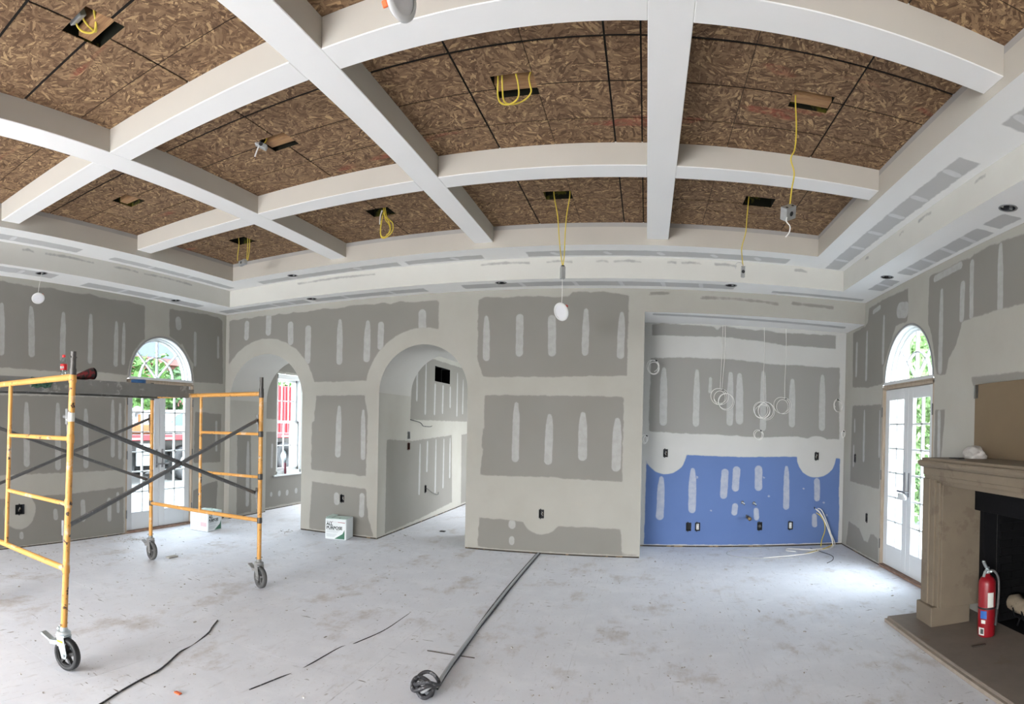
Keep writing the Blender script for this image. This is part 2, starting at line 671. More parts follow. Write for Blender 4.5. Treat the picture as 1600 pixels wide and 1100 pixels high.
# outdoors
M['mulch'] = plain('leaf_mulch', (.16, .12, .09), .9, 0, .5, 9, col2=(.25, .23, .20), amt=.55)
M['lawn'] = plain('grass', (.07, .14, .02), .9, 0, .4, 30)
M['gravel'] = plain('pale_drive', (.18, .175, .165), .9, 0, .2, 12)
M['leaf'] = plain('tree_leaf', (.07, .15, .03), .7, 0, .5, 2.5)
M['leafpale'] = plain('pale_sunlit_leaf', (.17, .27, .10), .7, 0, .45, 2.5)  # leaf green paled to stand in for bright haze
M['leaf2'] = plain('tree_leaf_dark', (.035, .085, .02), .7, 0, .5, 2.5)
M['bark'] = plain('bark', (.06, .045, .035), .9, 0, .4, 20)
M['brickwhite'] = plain('white_painted_brick', (.80, .80, .79), .8, 0, .04, 8)
M['truckred'] = plain('red_steel', (.30, .012, .018), .45, 0, .1, 4)
M['truckwhite'] = plain('white_vehicle_paint', (.40, .41, .42), .35, 0, .03)
M['carglass'] = plain('dark_vehicle_glass', (.05, .09, .12), .1)
M['roofblue'] = plain('blue_grey_shingle', (.035, .045, .075), .8, 0, .2, 3)
M['brickpink'] = plain('red_brick', (.18, .065, .06), .85, 0, .15, 6)
M['machorange'] = plain('orange_machine', (.35, .08, .015), .5)


# ------------------------------------------------------------------ walls with taped joints
def poly_sdf(P, poly):
    """signed distance, positive inside"""
    A = np.array(poly, float)
    B = np.roll(A, -1, 0)
    d = np.full(len(P), 1e9)
    ins = np.zeros(len(P), bool)
    for a, b in zip(A, B):
        e = b - a
        w = P - a
        t = np.clip((w @ e) / (e @ e + 1e-12), 0, 1)
        q = w - t[:, None] * e
        d = np.minimum(d, np.hypot(q[:, 0], q[:, 1]))
        c = (a[1] > P[:, 1]) != (b[1] > P[:, 1])
        with np.errstate(divide='ignore', invalid='ignore'):
            xx = (b[0] - a[0]) * (P[:, 1] - a[1]) / (b[1] - a[1] + 1e-12) + a[0]
        ins ^= c & (P[:, 0] < xx)
    return np.where(ins, d, -d)


def capsule(P, s):
    u0, v0, u1, v1, r = s
    a, b = np.array((u0, v0)), np.array((u1, v1))
    e = b - a
    w = P - a
    t = np.clip((w @ e) / (e @ e + 1e-12), 0, 1)
    q = w - t[:, None] * e
    k = 1 - .45 * np.clip((t - .55) / .45, 0, 1) ** 2 if abs(e[1]) > .5 else 1
    return r * k - np.hypot(q[:, 0], q[:, 1])


def rect(u0, u1, v0, v1):
    return [(u0, v0), (u1, v0), (u1, v1), (u0, v1)]


def vs(u, v0, v1, w=.085):
    """vertical filled fastener strip"""
    r = w / 2
    return (u, min(v0, v1) + r, u + random.uniform(-.012, .012), max(v0, v1) - r, r)


def hs(u0, u1, v, w=.085):
    return (u0 + w / 2, v, u1 - w / 2, v, w / 2)


def circle(cx, cy, r, n=20):
    return [(cx + r * math.cos(2 * PI * i / n), cy + r * math.sin(2 * PI * i / n)) for i in range(n)]


def arch(c, half, z0, spring, n=24):
    """opening outline from the left foot over the arch to the right foot"""
    return [(c - half, z0)] + [(c - half * math.cos(PI * i / n), spring + half * math.sin(PI * i / n)) for i in range(n + 1)] + [(c + half, z0)]


def panel(name, fn, outer, holes=(), paper=(), mud=(), strips=(), blue=(), mat=None, parent=None, kind='structure', fine=.022, coarse=.14, label=None):
    """one flat sheeted surface; holes are real; taped, papered and filled areas are fields on its vertices"""
    outer = [tuple(p) for p in outer]
    O = np.array(outer)
    lo, hi = O.min(0), O.max(0)

    def fields(P):
        g = np.full(len(P), -.06)
        for q in paper:
            g = np.maximum(g, poly_sdf(P, q))
        b = np.full(len(P), -.06)
        for q in blue:
            b = np.maximum(b, poly_sdf(P, q))
        for cx, cy, r in mud:
            d = np.hypot(P[:, 0] - cx, P[:, 1] - cy) - r
            g = np.minimum(g, d)
            b = np.minimum(b, d)
        s = np.full(len(P), -.06)
        for q in strips:
            s = np.maximum(s, capsule(P, q))
        return np.clip(g, -.06, .06), np.clip(b, -.06, .06), np.clip(s, -.06, .06)
    pts = []
    if paper or blue:
        nx, ny = int((hi[0] - lo[0]) / fine), int((hi[1] - lo[1]) / fine)
        X, Y = np.meshgrid(lo[0] + fine * (np.arange(nx) + .5), lo[1] + fine * (np.arange(ny) + .5))
        G = np.stack([X.ravel(), Y.ravel()], 1)
        g, b, s = fields(G)
        near = (np.abs(g) < .035) | (np.abs(b) < .035) | ((s > -.035) & ((g > -.03) | (b > -.03)))
        pts.append(G[near])
    nx, ny = max(2, int((hi[0] - lo[0]) / coarse)), max(2, int((hi[1] - lo[1]) / coarse))
    X, Y = np.meshgrid(np.linspace(lo[0], hi[0], nx + 1)[1:-1], np.linspace(lo[1], hi[1], ny + 1)[1:-1])
    pts.append(np.stack([X.ravel() + .003, Y.ravel() + .002], 1))
    G = np.concatenate(pts)
    keep = poly_sdf(G, outer) > .012
    for h in holes:
        keep &= poly_sdf(G, h) < -.010
    G = G[keep]
    vs_, es = [], []
    for loop in [outer] + [list(h) for h in holes]:
        b0 = len(vs_)
        L = []
        for a, b in zip(loop, loop[1:] + loop[:1]):
            k = max(1, int(math.dist(a, b) / .12)) if len(loop) < 8 else 1
            for i in range(k):
                L.append((a[0] + (b[0] - a[0]) * i / k, a[1] + (b[1] - a[1]) * i / k))
        vs_ += L
        es += [(b0 + i, b0 + (i + 1) % len(L)) for i in range(len(L))]
    vs_ += [tuple(p) for p in G]
    vo, _, fo, *_ = delaunay_2d_cdt([Vector(p) for p in vs_], es, [], 0, 1e-5)
    Pv = np.array([(p.x, p.y) for p in vo])
    fc = np.array([f for f in fo])
    cen = Pv[fc].mean(1)
    ok = poly_sdf(cen, outer) > 0
    for h in holes:
        ok &= poly_sdf(cen, h) < 0
    fc = fc[ok]
    me = bpy.data.meshes.new(name)
    me.from_pydata([tuple(fn(a, b)) for a, b in Pv], [], [tuple(int(i) for i in f) for f in fc])
    if paper or blue:
        for nm, arr in zip(('paper', 'blue', 'strip'), fields(Pv)):
            at = me.attributes.new(nm, 'FLOAT', 'POINT')
            at.data.foreach_set('value', arr.astype(np.float32))
    else:
        for nm in ('paper', 'blue', 'strip'):
            at = me.attributes.new(nm, 'FLOAT', 'POINT')
            at.data.foreach_set('value', np.full(len(Pv), -.06, np.float32))
    me.materials.append(mat or M['drywall'])
    o = bpy.data.objects.new(name, me)
    link(o, parent)
    ORIGIN[o.name] = V(0, 0, 0)
    if kind and parent is None:
        o['kind'] = kind
    if label:
        o['label'] = label
    return o


# device boxes let into the walls: (u, z, width, height)
def boxhole(u, z, w=.058, h=.10):
    return rect(u - w / 2, u + w / 2, z - h / 2, z + h / 2)


# ---- back wall (the two arches and the pier)
A1C, A1R, A1S = -5.515, .705, 1.935
A2C, A2R, A2S = -2.915, .635, 2.02
arch1, arch2 = arch(A1C, A1R, 0, A1S), arch(A2C, A2R, 0, A2S)
ALX = -.05                      # left side of the alcove
back_outer = [(XL, 0), (A1C - A1R, 0)] + arch1[1:-1] + [(A1C + A1R, 0), (A2C - A2R, 0)] + arch2[1:-1] + [(A2C + A2R, 0), (ALX, 0), (ALX, 3.035), (XR, 3.035), (XR, ZS), (XL, ZS)]
PIER_OUT, MID_OUT = (-1.284, .502), (-4.106, .519)


def wavy(u0, u1, v, amp=.02, n=14):
    """a ragged horizontal edge"""
    return [(u0 + (u1 - u0) * i / n, v + random.uniform(-amp, amp)) for i in range(n + 1)]


def zx(px):                      # bearings on the back wall plane, measured once on site: x from a bearing
    return YB * math.tan((px - U0) / F)


back_paper = [
    # over the arches
    [(-6.26, 2.25), (-6.26, 3.22)] + wavy(-6.2, -2.72, 3.235, .018, 26) + [(-2.70, 3.2), (-2.70, 2.85), (-2.72, 2.2), (-4.2, 2.18), (-4.70, 2.18)],
    # between the arches
    [(-4.60, 1.985), (-3.72, 1.985), (-3.73, .86), (-4.64, .90), (-4.64, 1.60), (-4.60, 1.62)],
    [(-4.62, .73), (-3.73, .68), (-3.69, .30), (-3.60, .03), (-4.66, .03)],
    # pier
    [(-2.16, 2.47), (-2.16, 3.2), (-2.1, 3.235)] + wavy(-1.95, -1.0, 3.225, .012, 8) + [(-.95, 3.27)] + wavy(-.88, -.5, 3.275, .02, 5) + [(-.25, 3.235), (-.255, 2.245), (-1.2, 2.215), (-2.09, 2.215), (-2.12, 2.30)],
    [(-2.05, 1.985), (-.285, 1.985), (-.285, .935), (-1.2, .965), (-2.09, .955), (-2.06, 1.3), (-2.08, 1.31), (-2.07, 1.55), (-2.05, 1.56)],
    [(-2.09, .415), (-1.62, .40), (-1.1, .36), (-.29, .35), (-.27, .06), (-.08, .025), (-2.11, .03)],
    # thin leftovers over the alcove
    [(-.02, 3.24), (.25, 3.262), (.27, 3.285), (.02, 3.28)],
    [(.62, 3.215), (1.0, 3.225), (1.45, 3.205), (1.62, 3.19), (1.62, 3.225), (1.1, 3.25), (.65, 3.25)],
    [(1.78, 3.215), (2.35, 3.195), (2.35, 3.235), (1.8, 3.25)],
]
back_mud = [(A1C, A1S, .94), (A2C, A2S, .855), (PIER_OUT[0], .50, .255)]
back_strips = [vs(zx(p), a, b, w) for p, a, b, w in (
    (383, 2.88, 3.19, .09), (417, 2.92, 3.26, .10), (452, 2.75, 3.10, .10), (479, 2.45, 3.02, .10), (528.5, 2.42, 3.09, .095), (571, 2.44, 3.04, .10), (592, 2.6, 2.99, .09), (657, 2.82, 3.12, .11),
    (528.5, 1.10, 1.86, .09), (568, 1.08, 1.80, .07), (528, .42, .60, .09), (567, .28, .62, .08),
    (757.6, 2.42, 3.02, .088), (808.8, 2.47, 3.01, .095), (860, 2.47, 2.99, .10), (911.5, 2.48, 3.09, .085), (967, 2.45, 3.05, .09),
    (806, 1.14, 1.92, .092), (857.5, 1.12, 1.78, .10), (911, 1.18, 1.81, .11), (964, 1.06, 1.75, .115),
    (803, .29, .41, .09), (803, .09, .20, .07))]
wall_back = panel('wall_back', lambda u, v: (u, YB, v), back_outer,
                  [boxhole(*PIER_OUT), boxhole(*MID_OUT)], back_paper, back_mud, back_strips,
                  label='back wall of taped grey drywall with two arched openings and an alcove')

# ---- arched passages behind the two openings
TY1, TY2 = 8.18, 8.30


def barrel(name, c, half, spring, y0, y1, parent):
    pr = arch(c, half, 0, spring, 28)[1:-1]
    m = MB()
    m.strip([V(a, y0, b) for a, b in pr], [V(a, y1, b) for a, b in pr], sm=True)
    o = m.build(name, M['plaster'], parent)
    return o


barrel('arch_vault', A1C, A1R, A1S, YB, TY1, wall_back)
barrel('arch_vault', A2C, A2R, A2S, YB, TY2, wall_back)
x1l, x1r, x2l, x2r = A1C - A1R, A1C + A1R, A2C - A2R, A2C + A2R
panel('arch_jamb', lambda u, v: (x1l, u, v), rect(YB, TY1, 0, A1S), (),
      [[(7.395, .05), (7.395, 1.375), (7.75, 1.36), (7.79, .05)]], (), [vs(7.68, .15, 1.28, .09)], parent=wall_back)
panel('arch_jamb', lambda u, v: (x1r, u, v), rect(YB, TY1, 0, A1S), parent=wall_back)
panel('arch_jamb', lambda u, v: (x2r, u, v), rect(YB, TY2, 0, A2S), parent=wall_back)

# hall behind the second arch
HALL_BOX = ((8.25, 1.42), (8.255, 1.25), (8.992, .524))
hall_paper = [[(7.46, .04), (7.47, 1.37), (8.1, 1.345), (8.4, 1.33), (10.28, 1.40), (10.36, .14), (8.6, .06)],
              [(8.30, 1.66), (8.33, 2.1), (8.40, 2.42), (8.62, 2.70), (11.2, 2.70), (11.2, 1.66)],
              [(10.86, 1.40), (11.3, 1.42), (11.3, .05), (10.9, .05)]]
hall_strips = [vs(a, b, c, .07) for a, b, c in ((8.72, .45, 1.30), (9.04, .8, 1.32), (9.45, .4, 1.36), (9.85, .45, 1.36), (10.2, .6, 1.37),
                                               (8.55, 1.95, 2.66), (8.92, 1.75, 2.66), (9.35, 1.75, 2.30), (9.75, 1.78, 2.30), (10.15, 1.9, 2.3), (10.55, 1.75, 2.6), (10.9, 1.8, 2.5))]
panel('wall_hall', lambda u, v: (x2l, u, v), rect(YB, TY2, 0, A2S) and [(YB, 0), (11.5, 0), (11.5, 2.78), (TY2, 2.78), (TY2, A2S), (YB, A2S)],
      [boxhole(HALL_BOX[0][0], HALL_BOX[0][1], .10, .11), boxhole(HALL_BOX[1][0], HALL_BOX[1][1], .09, .10), boxhole(*HALL_BOX[2], .07, .11), rect(9.34, 10.12, 2.335, 2.595)],
      hall_paper, (), hall_strips, label='bright hall wall seen through the arch beside the pier')
m = MB()
m.box(x2l, -.25, 11.5, 11.6, 0, 2.78)
m.build('wall_hall_end', M['plaster'])['kind'] = 'structure'
pr = arch(A2C, A2R, 0, A2S, 24)[1:-1]
panel('wall_hall_front', lambda u, v: (u, TY2, v), [(x2l, A2S)] + pr[1:-1] + [(x2r, A2S), (x2r, 0), (-.25, 0), (-.25, 2.78), (x2l, 2.78)])
m = MB()
m.box(x2l - .02, -.25, TY2, 11.5, 2.78, 2.86)
m.build('ceiling_hall', M['plaster'])['kind'] = 'structure'
m = MB()                        # hall side wall round its window opening
for y0, y1, z0, z1 in ((TY2, 9.6, 0, 2.78), (11.0, 11.5, 0, 2.78), (9.6, 11.0, 0, .6), (9.6, 11.0, 2.4, 2.78)):
    m.box(-.25, -.15, y0, y1, z0, z1)
m.build('wall_hall_side', M['plaster'])['kind'] = 'structure'

# side room behind the first arch
pr = arch(A1C, A1R, 0, A1S, 24)
side_front = [(XL, 0), (x1l, 0)] + pr[1:-1] + [(x1r, 0), (-3.83, 0), (-3.83, 2.8), (XL, 2.8)]
panel('wall_side_front', lambda u, v: (u, TY1, v), side_front)
m = MB()
m.box(-3.92, -3.83, TY1, 11.5, 0, 2.8)
m.build('wall_side_right', M['plaster'])['kind'] = 'structure'
m = MB()
for x0, x1, z0, z1 in ((XL, -6.2, 0, 2.8), (-5.24, -3.83, 0, 2.8), (-6.2, -5.24, 0, .75), (-6.2, -5.24, 2.45, 2.8)):
    m.box(x0, x1, 11.5, 11.6, z0, z1)
m.build('wall_side_end', M['plaster'])['kind'] = 'structure'
m = MB()
m.box(XL, -3.83, TY1, 11.5, 2.8, 2.88)
m.build('ceiling_side', M['plaster'])['kind'] = 'structure'

# ---- left wall
LD0, LD1, LDC = 5.125, 6.455, 5.80          # french door opening
FANR = .632
FSP = 2.185
WN = (8.64, 9.46, .62, 2.48)                # sash window of the side room
LOUT = (3.457, .476)
y_end = 11.5
left_outer = [(YF, 0), (LD0, 0), (LD0, FSP - .015)] + arch(LDC, FANR, 0, FSP)[1:-1] + [(LD1, FSP - .015), (LD1, 0), (y_end, 0), (y_end, ZS), (YF, ZS)]
left_paper = [
    [(1.0, 2.215)] + [(y, 2.215 + .02 * math.sin(y * 3)) for y in (2, 3.1, 4, 4.6)] + [(5.457, 2.20), (5.445, 3.215)] + [(5.3 - .16 * i, 3.245 + random.uniform(-.02, .02)) for i in range(27)],
    [(5.93, 2.6), (5.93, 3.235)] + wavy(6.0, 7.0, 3.255, .015, 7) + [(7.10, 3.22), (7.14, 2.20), (6.42, 2.185), (6.45, 2.45), (6.2, 2.75)],
    [(1, 1.89), (3.2, 1.885), (5.1, 1.90), (5.085, .90), (4.1, .905), (3.18, .908), (1, .91)],
    [(1, .62), (3.2, .62), (4.15, .625), (5.09, .66), (5.10, .02), (1, .02)],
    [(6.50, 1.735), (7.11, 1.70), (7.095, .925), (6.475, .94)],
    [(6.46, .50), (6.8, .60), (7.04, .63), (7.005, .03), (6.46, .03)],
    [(8.20, .05), (8.20, 1.41), (8.62, 1.41), (8.62, .6), (9.6, .6), (9.6, .05)],
    [(8.2, 1.64), (8.62, 1.64), (8.62, 2.52), (9.6, 2.52), (9.6, 2.75), (8.2, 2.75)],
]
left_strips = [vs(a, b, c, w) for a, b, c, w in (
    (2.78, 2.36, 3.0, .09), (3.185, 2.36, 3.02, .09), (3.61, 2.36, 3.02, .09), (4.065, 2.33, 2.99, .085), (4.5, 2.33, 3.01, .075), (4.93, 2.32, 2.96, .075), (5.063, 2.35, 2.955, .06),
    (6.48, 2.43, 2.97, .06), (7.01, 2.60, 2.96, .05), (6.12, 2.95, 3.15, .12),
    (3.10, .95, 1.83, .08), (3.55, 1.0, 1.83, .085), (4.01, .94, 1.83, .085), (4.447, .95, 1.76, .085), (4.895, 1.08, 1.89, .07), (5.02, 1.04, 1.84, .06),
    (3.985, .30, .45, .07), (4.415, .24, .54, .075), (4.85, .20, .53, .07), (5.0, .3, .6, .05), (3.486, .10, .2, .06),
    (7.0, 1.1, 1.6, .05), (8.5, .75, 1.2, .06))]
left_strips += [(8.5, .26, 8.5, .28, .035), (8.75, .26, 8.75, .28, .045), (9.0, .25, 9.0, .27, .045), (9.3, .26, 9.3, .28, .045)]
wall_left = panel('wall_left', lambda u, v: (XL, u, v), left_outer, [rect(*WN), boxhole(*LOUT, .12, .115)] + [rect(y - .65, y + .65, .05, 2.4) for y in ADDED_OPENINGS],
                  left_paper, [(3.457, .455, .225), (LDC, FSP, .66)], left_strips,
                  label='grey taped drywall wall with french doors behind the scaffold')

# ---- right wall
RD0, RD1, RDC = 5.225, 6.555, 5.875
RSP, RFR = 2.195, .632
ROUT = ((7.458, 1.258), (6.987, .514))
FB0, FB1, FBZ = 1.95, 4.05, 1.08            # firebox opening
right_outer = [(YF, 0), (RD0, 0), (RD0, RSP - .015)] + arch(RDC, RFR, 0, RSP)[1:-1] + [(RD1, RSP - .015), (RD1, 0), (YA, 0), (YA, ZS), (YF, ZS)]
right_paper = [
    [(7.06, 3.225), (6.6, 3.24), (6.2, 3.235), (5.89, 3.225), (5.875, 2.95), (5.9, 2.86), (6.2, 2.86), (6.56, 2.40), (6.545, 2.21), (7.02, 2.19), (7.62, 2.235), (7.645, 2.99), (7.2, 3.01), (7.10, 3.05)],
    [(7.605, 1.978), (6.55, 1.955), (6.59, .92), (7.64, .93)],
    [(7.66, .365), (7.25, .34), (7.16, .27), (7.06, .205), (6.93, .21), (6.84, .33), (6.74, .34), (6.6, .30), (6.57, .03), (7.75, .03)],
    [(5.385, 3.238)] + [(5.3 - .15 * i, 3.245 + random.uniform(-.018, .018)) for i in range(26)] + [(1.4, 2.66), (3.74, 2.665), (4.1, 2.675), (4.70, 2.665), (4.80, 2.46), (4.93, 2.35), (4.985, 2.195), (5.18, 2.205), (5.30, 2.62), (5.385, 2.75)],
    [(5.19, 1.85), (4.985, 1.85), (5.06, 1.3), (5.19, 1.3)],
    [(4.52, 2.13), (3.0, 2.11), (2.0, 2.12), (2.0, 2.02), (4.48, 2.05)],
]
right_strips = [vs(a, b, c, w) for a, b, c, w in (
    (7.49, 2.36, 2.85, .07), (7.115, 2.28, 2.96, .07), (6.568, 2.44, 3.07, .07), (7.142, 1.22, 1.93, .07), (7.52, 1.13, 1.44, .05), (7.5, 1.6, 1.8, .05),
    (5.11, 2.205, 3.08, .085), (4.707, 2.66, 3.05, .085), (4.535, 2.66, 3.21, .07), (4.074, 2.65, 3.26, .085), (3.62, 2.65, 3.2, .085), (3.17, 2.65, 3.2, .085), (5.1, 1.3, 1.85, .06), (6.62, 1.3, 1.9, .05))]
right_strips += [(5.25, 3.19, 4.75, 3.205, .035), (6.1, 3.02, 5.95, 3.0, .09), (6.9, 3.15, 6.7, 3.17, .03)]
wall_right = panel('wall_right', lambda u, v: (XR, u, v), right_outer, [boxhole(*ROUT[0]), boxhole(*ROUT[1]), rect(FB0, FB1, .045, FBZ)],
                   right_paper, [(RDC, RSP, .65)], right_strips,
                   label='grey taped drywall wall with french doors and the fireplace')

# ---- front wall behind the camera, with its windows
m = MB()
xs = [XL]
for x in FRONT_WINDOWS:
    xs += [x - .9, x + .9]
xs.append(XR)
for i in range(0, len(xs), 2):
    m.box(xs[i], xs[i + 1], YF - .12, YF, 0, ZS)
for x in FRONT_WINDOWS:
    m.box(x - .9, x + .9, YF - .12, YF, 0, .35)
    m.box(x - .9, x + .9, YF - .12, YF, 2.75, ZS)
m.build('wall_front', M['plaster'])['kind'] = 'structure'

# ---- alcove
ALO_UP, ALO_LOW = ((.268, 1.271), (2.386, 1.26)), ((.604, .275), (.726, .277), (1.587, .284), (2.025, .287))
DRAIN, VALVES = (1.422, .40), ((1.337, .612), (1.498, .603))


def ax(px):
    return YA * math.tan((px - U0) / F)


alc_paper = [
    [(.05, 2.86), (.05, 3.0), (.15, 3.035), (.5, 3.02), (.88, 3.015), (.94, 2.97), (1.02, 3.03), (1.2, 3.0), (1.5, 2.99), (1.6, 3.0), (1.75, 2.97), (2.64, 2.99), (2.63, 2.80), (1.9, 2.80), (1.5, 2.84), (1.0, 2.875)],
    [(.04, 2.55), (.4, 2.575), (1.13, 2.575), (1.7, 2.53), (2.70, 2.53), (2.72, 1.50), (2.3, 1.50), (2.1, 1.535), (1.6, 1.51), (1.1, 1.53), (.5, 1.54), (.03, 1.56)],
]
alc_blue = [[(.01, 1.23), (.5, 1.255), (1.3, 1.235), (1.9, 1.25), (2.45, 1.25), (2.74, 1.225), (2.73, .7), (2.745, .4), (2.73, .03), (.0, .03)]]
alc_strips = [vs(ax(p), a, b, w) for p, a, b, w in (
    (1036, 1.64, 2.46, .10), (1087, 1.64, 2.44, .085), (1140, 1.66, 2.42, .09), (1155, 1.68, 2.41, .10), (1192, 1.60, 2.45, .085), (1237, 1.66, 2.36, .09), (1284, 1.62, 2.44, .09), (1108, 2.1, 2.32, .045),
    (1034, .36, .98, .105), (1084, .46, 1.10, .105), (1133, .66, 1.07, .10), (1151, .76, 1.11, .10), (1150, .43, .60, .085), (1187, .77, 1.12, .105), (1185, .36, .54, .07), (1231, .51, 1.14, .085), (1279, .62, .95, .085), (1276, .25, .45, .075))]
alc_strips += [(x, z, x + .01, z, .014) for x, z in ((.9, .50), (1.7, .70), (2.55, .42), (2.5, .6), (1.63, .95), (2.2, .8), (.7, .95))]
wall_alcove = panel('wall_alcove', lambda u, v: (u, YA, v), rect(ALX, XR, 0, 3.035),
                    [boxhole(*p, .055, .10) for p in ALO_UP] + [boxhole(*p, .062, .105) for p in ALO_LOW],
                    alc_paper, [(ALO_UP[0][0], ALO_UP[0][1], .285), (ALO_UP[1][0], ALO_UP[1][1] - .01, .29)], alc_strips, alc_blue, mat=M['freshwall'],
                    label='alcove back wall, grey drywall above blue board')
panel('wall_alcove_side', lambda u, v: (ALX, u, v), rect(YB, YA, 0, 3.035), mat=M['freshwall'])
panel('ceiling_alcove', lambda u, v: (u, v, 3.035), rect(ALX, XR, YB, YA), (), [[(.05, 7.28), (2.62, 7.46), (2.64, 7.60), (.05, 7.40)]], mat=M['lid'])
# dark brown strips stand in for the gap and bare plate under the sheets
def base_strip(name, runs):
    m = MB()
    for r_ in runs:
        m.box(*r_)
    m.build(name, M['gapwood'])['kind'] = 'structure'


base_strip('baseboard_back', [(x0 + .008, x1 - .008, YB - .004, YB + .004, 0.0005, .017) for x0, x1 in ((x1r, x2l), (x2r, ALX))])
base_strip('baseboard_alcove', [(ALX, XR, YA - .004, YA + .004, .0005, .018)])
base_strip('baseboard_left', [(XL - .004, XL + .004, a_, b_, .0005, .013) for a_, b_ in ((2.3, LD0), (LD1, YB), (TY1, 11.4))] + [(x1l - .002, x1l + .004, YB, TY1, .0005, .012)])
base_strip('baseboard_right', [(XR - .004, XR + .004, a_, b_, .0005, .013) for a_, b_ in ((4.58, RD0), (RD1, YA))])
base_strip('baseboard_hall', [(x2l - .004, x2l + .004, YB, 11.4, .0005, .016)])

# ------------------------------------------------------------------ ceiling
DL_SOFFIT = ((-5.979, 3.538), (-6.10, 5.834), (-4.463, 6.873), (-1.773, 6.844), (.962, 6.872), (2.53, 5.886), (2.515, 3.593))
DL_RING = (-4.518, 6.474)
ceiling = panel('ceiling', lambda u, v: (u, v, ZS), [(XL, YF), (XR, YF), (XR, YB), (XL, YB)],
                [rect(FX0, FX1, FY0, FY1)] + [circle(x, y, .062) for x, y in DL_SOFFIT],
                [rect(-6.2, -4.6, 6.86, 7.08), rect(-4.5, -2.80, 6.89, 7.07), rect(-2.29, 1.02, 6.86, 7.06), rect(1.5, 2.7, 7.0, 7.11),
                 rect(2.55, 2.73, 5.97, 6.5), rect(2.56, 2.74, 4.1, 5.7), rect(2.55, 2.72, 3.7, 4.0), rect(2.55, 2.72, .6, 3.3),
                 rect(-6.13, -5.93, -1, 3.76), rect(-6.25, -6.05, 4.27, 6.4)],
                (), [(x, 6.85, x + .03, 7.08, .025) for x in (-5.9, -5.2, -4.9, -4.0, -3.3, -1.55, -.9, -.35, .15, .6)] +
                [(2.54, y, 2.76, y + .06, .03) for y in (4.35, 4.72, 5.1, 5.45, 6.2)] + [(-6.25, y, -6.0, y, .03) for y in (2.6, 3.3, 4.9, 5.5)],
                mat=M['lid'], label='coffered tray ceiling with white beams over bare board sheathing')


def strip_wall(name, pts, z0, z1, mat, closed=True):
    m = MB()
    m.strip([V(x, y, z0) for x, y in pts], [V(x, y, z1) for x, y in pts], closed=closed)
    return m.build(name, mat, ceiling)


loopF = [(FX0, FY0), (FX1, FY0), (FX1, FY1), (FX0, FY1)]
loopK = [(KX0, KY0), (KX1, KY0), (KX1, KY1), (KX0, KY1)]
# tray fascia with scraps of grey paper showing near its top edge
for nm, fn, u0, u1, bits in (
        ('fascia', lambda u, v: (u, FY1, v), FX0, FX1, ((-4.6, -3.4), (-2.0, -1.4), (-1.2, -.9), (-.62, -.48), (-.42, -.1), (.2, .3), (.36, .6), (.75, 1.0), (1.7, 1.85))),
        ('fascia', lambda u, v: (FX0, u, v), FY0, FY1, ((2.5, 2.9), (3.2, 3.35), (3.5, 4.2), (4.5, 4.9), (5.0, 5.9))),
        ('fascia', lambda u, v: (FX1, u, v), FY0, FY1, ((3.6, 3.75), (4.45, 4.7), (5.0, 5.1), (5.9, 6.0))),
        ('fascia', lambda u, v: (u, FY0, v), FX0, FX1, ())):
    panel(nm, fn, rect(u0, u1, ZS, ZF), (), [[(a, 3.500), ((a + b) / 2, 3.508), (b, 3.500), (b, 3.518), ((a + b) / 2, 3.532), (a, 3.522)] for a, b in bits], parent=ceiling, fine=.014, mat=M['fascia'])
panel('upper_ring', lambda u, v: (u, v, ZF), loopF, [loopK, circle(*DL_RING, .06)],
      [rect(-5.15, -3.0, 6.50, 6.66), rect(-2.9, -1.93, 6.50, 6.65), rect(-1.4, 1.58, 6.47, 6.66),
       rect(2.06, 2.24, 3.56, 6.69), rect(2.06, 2.24, 0, 3.03), rect(-5.76, -5.60, 0, 3.88), rect(-5.76, -5.64, 4.36, 6.6)],
      (), [(x, 6.54, x + .04, 6.6, .03) for x in (-4.6, -3.6, -2.3, -1.1, -.5, .1, .7, 1.2)] + [(2.10, y, 2.2, y + .02, .035) for y in (2.4, 2.9, 3.8, 4.35, 4.8, 5.3, 5.8, 6.3)] + [(-5.72, y, -5.64, y, .03) for y in (2.2, 3.0, 5.0, 5.7)],
      parent=ceiling, mat=M['lid'])
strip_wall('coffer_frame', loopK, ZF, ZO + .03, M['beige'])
m = MB()                        # grey scraps at the top of the coffer frame sides
for i in range(4):
    (xa, ya), (xb, yb) = loopK[i], loopK[(i + 1) % 4]
    inx, iny = ((0, .002), (-.002, 0), (0, -.002), (.002, 0))[i]
    m.strip([V(xa + inx, ya + iny, 3.755), V(xb + inx, yb + iny, 3.755)], [V(xa + inx, ya + iny, ZO), V(xb + inx, yb + iny, ZO + .01)])
m.build('bare_drywall_edge', plain('bare_grey_paper', (.40, .38, .36), .9, var=.12, scale=6, spec=.1), ceiling)

def beam(x0, x1, y0, y1):
    m = MB()
    m.cbox(x0, x1, y0, y1, ZB, ZO + .04, .004)
    b_ = len(m.f)
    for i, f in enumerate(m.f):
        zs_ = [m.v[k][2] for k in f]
        m.mi[i] = 0 if max(zs_) < ZB + .006 else 1  # white undersides, shade-toned copy on the side faces
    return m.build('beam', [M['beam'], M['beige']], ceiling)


# white beams, each its own part: long ones front to back, short ones between them
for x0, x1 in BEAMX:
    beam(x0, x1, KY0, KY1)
cols = []
xx = KX0
for x0, x1 in BEAMX:
    cols.append((xx, x0))
    xx = x1
cols.append((xx, KX1))
rows = []
yy = KY0
for y0, y1 in BEAMY:
    rows.append((yy, y0))
    yy = y1
rows.append((yy, KY1))
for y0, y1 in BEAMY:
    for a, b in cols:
        beam(a, b, y0, y1)

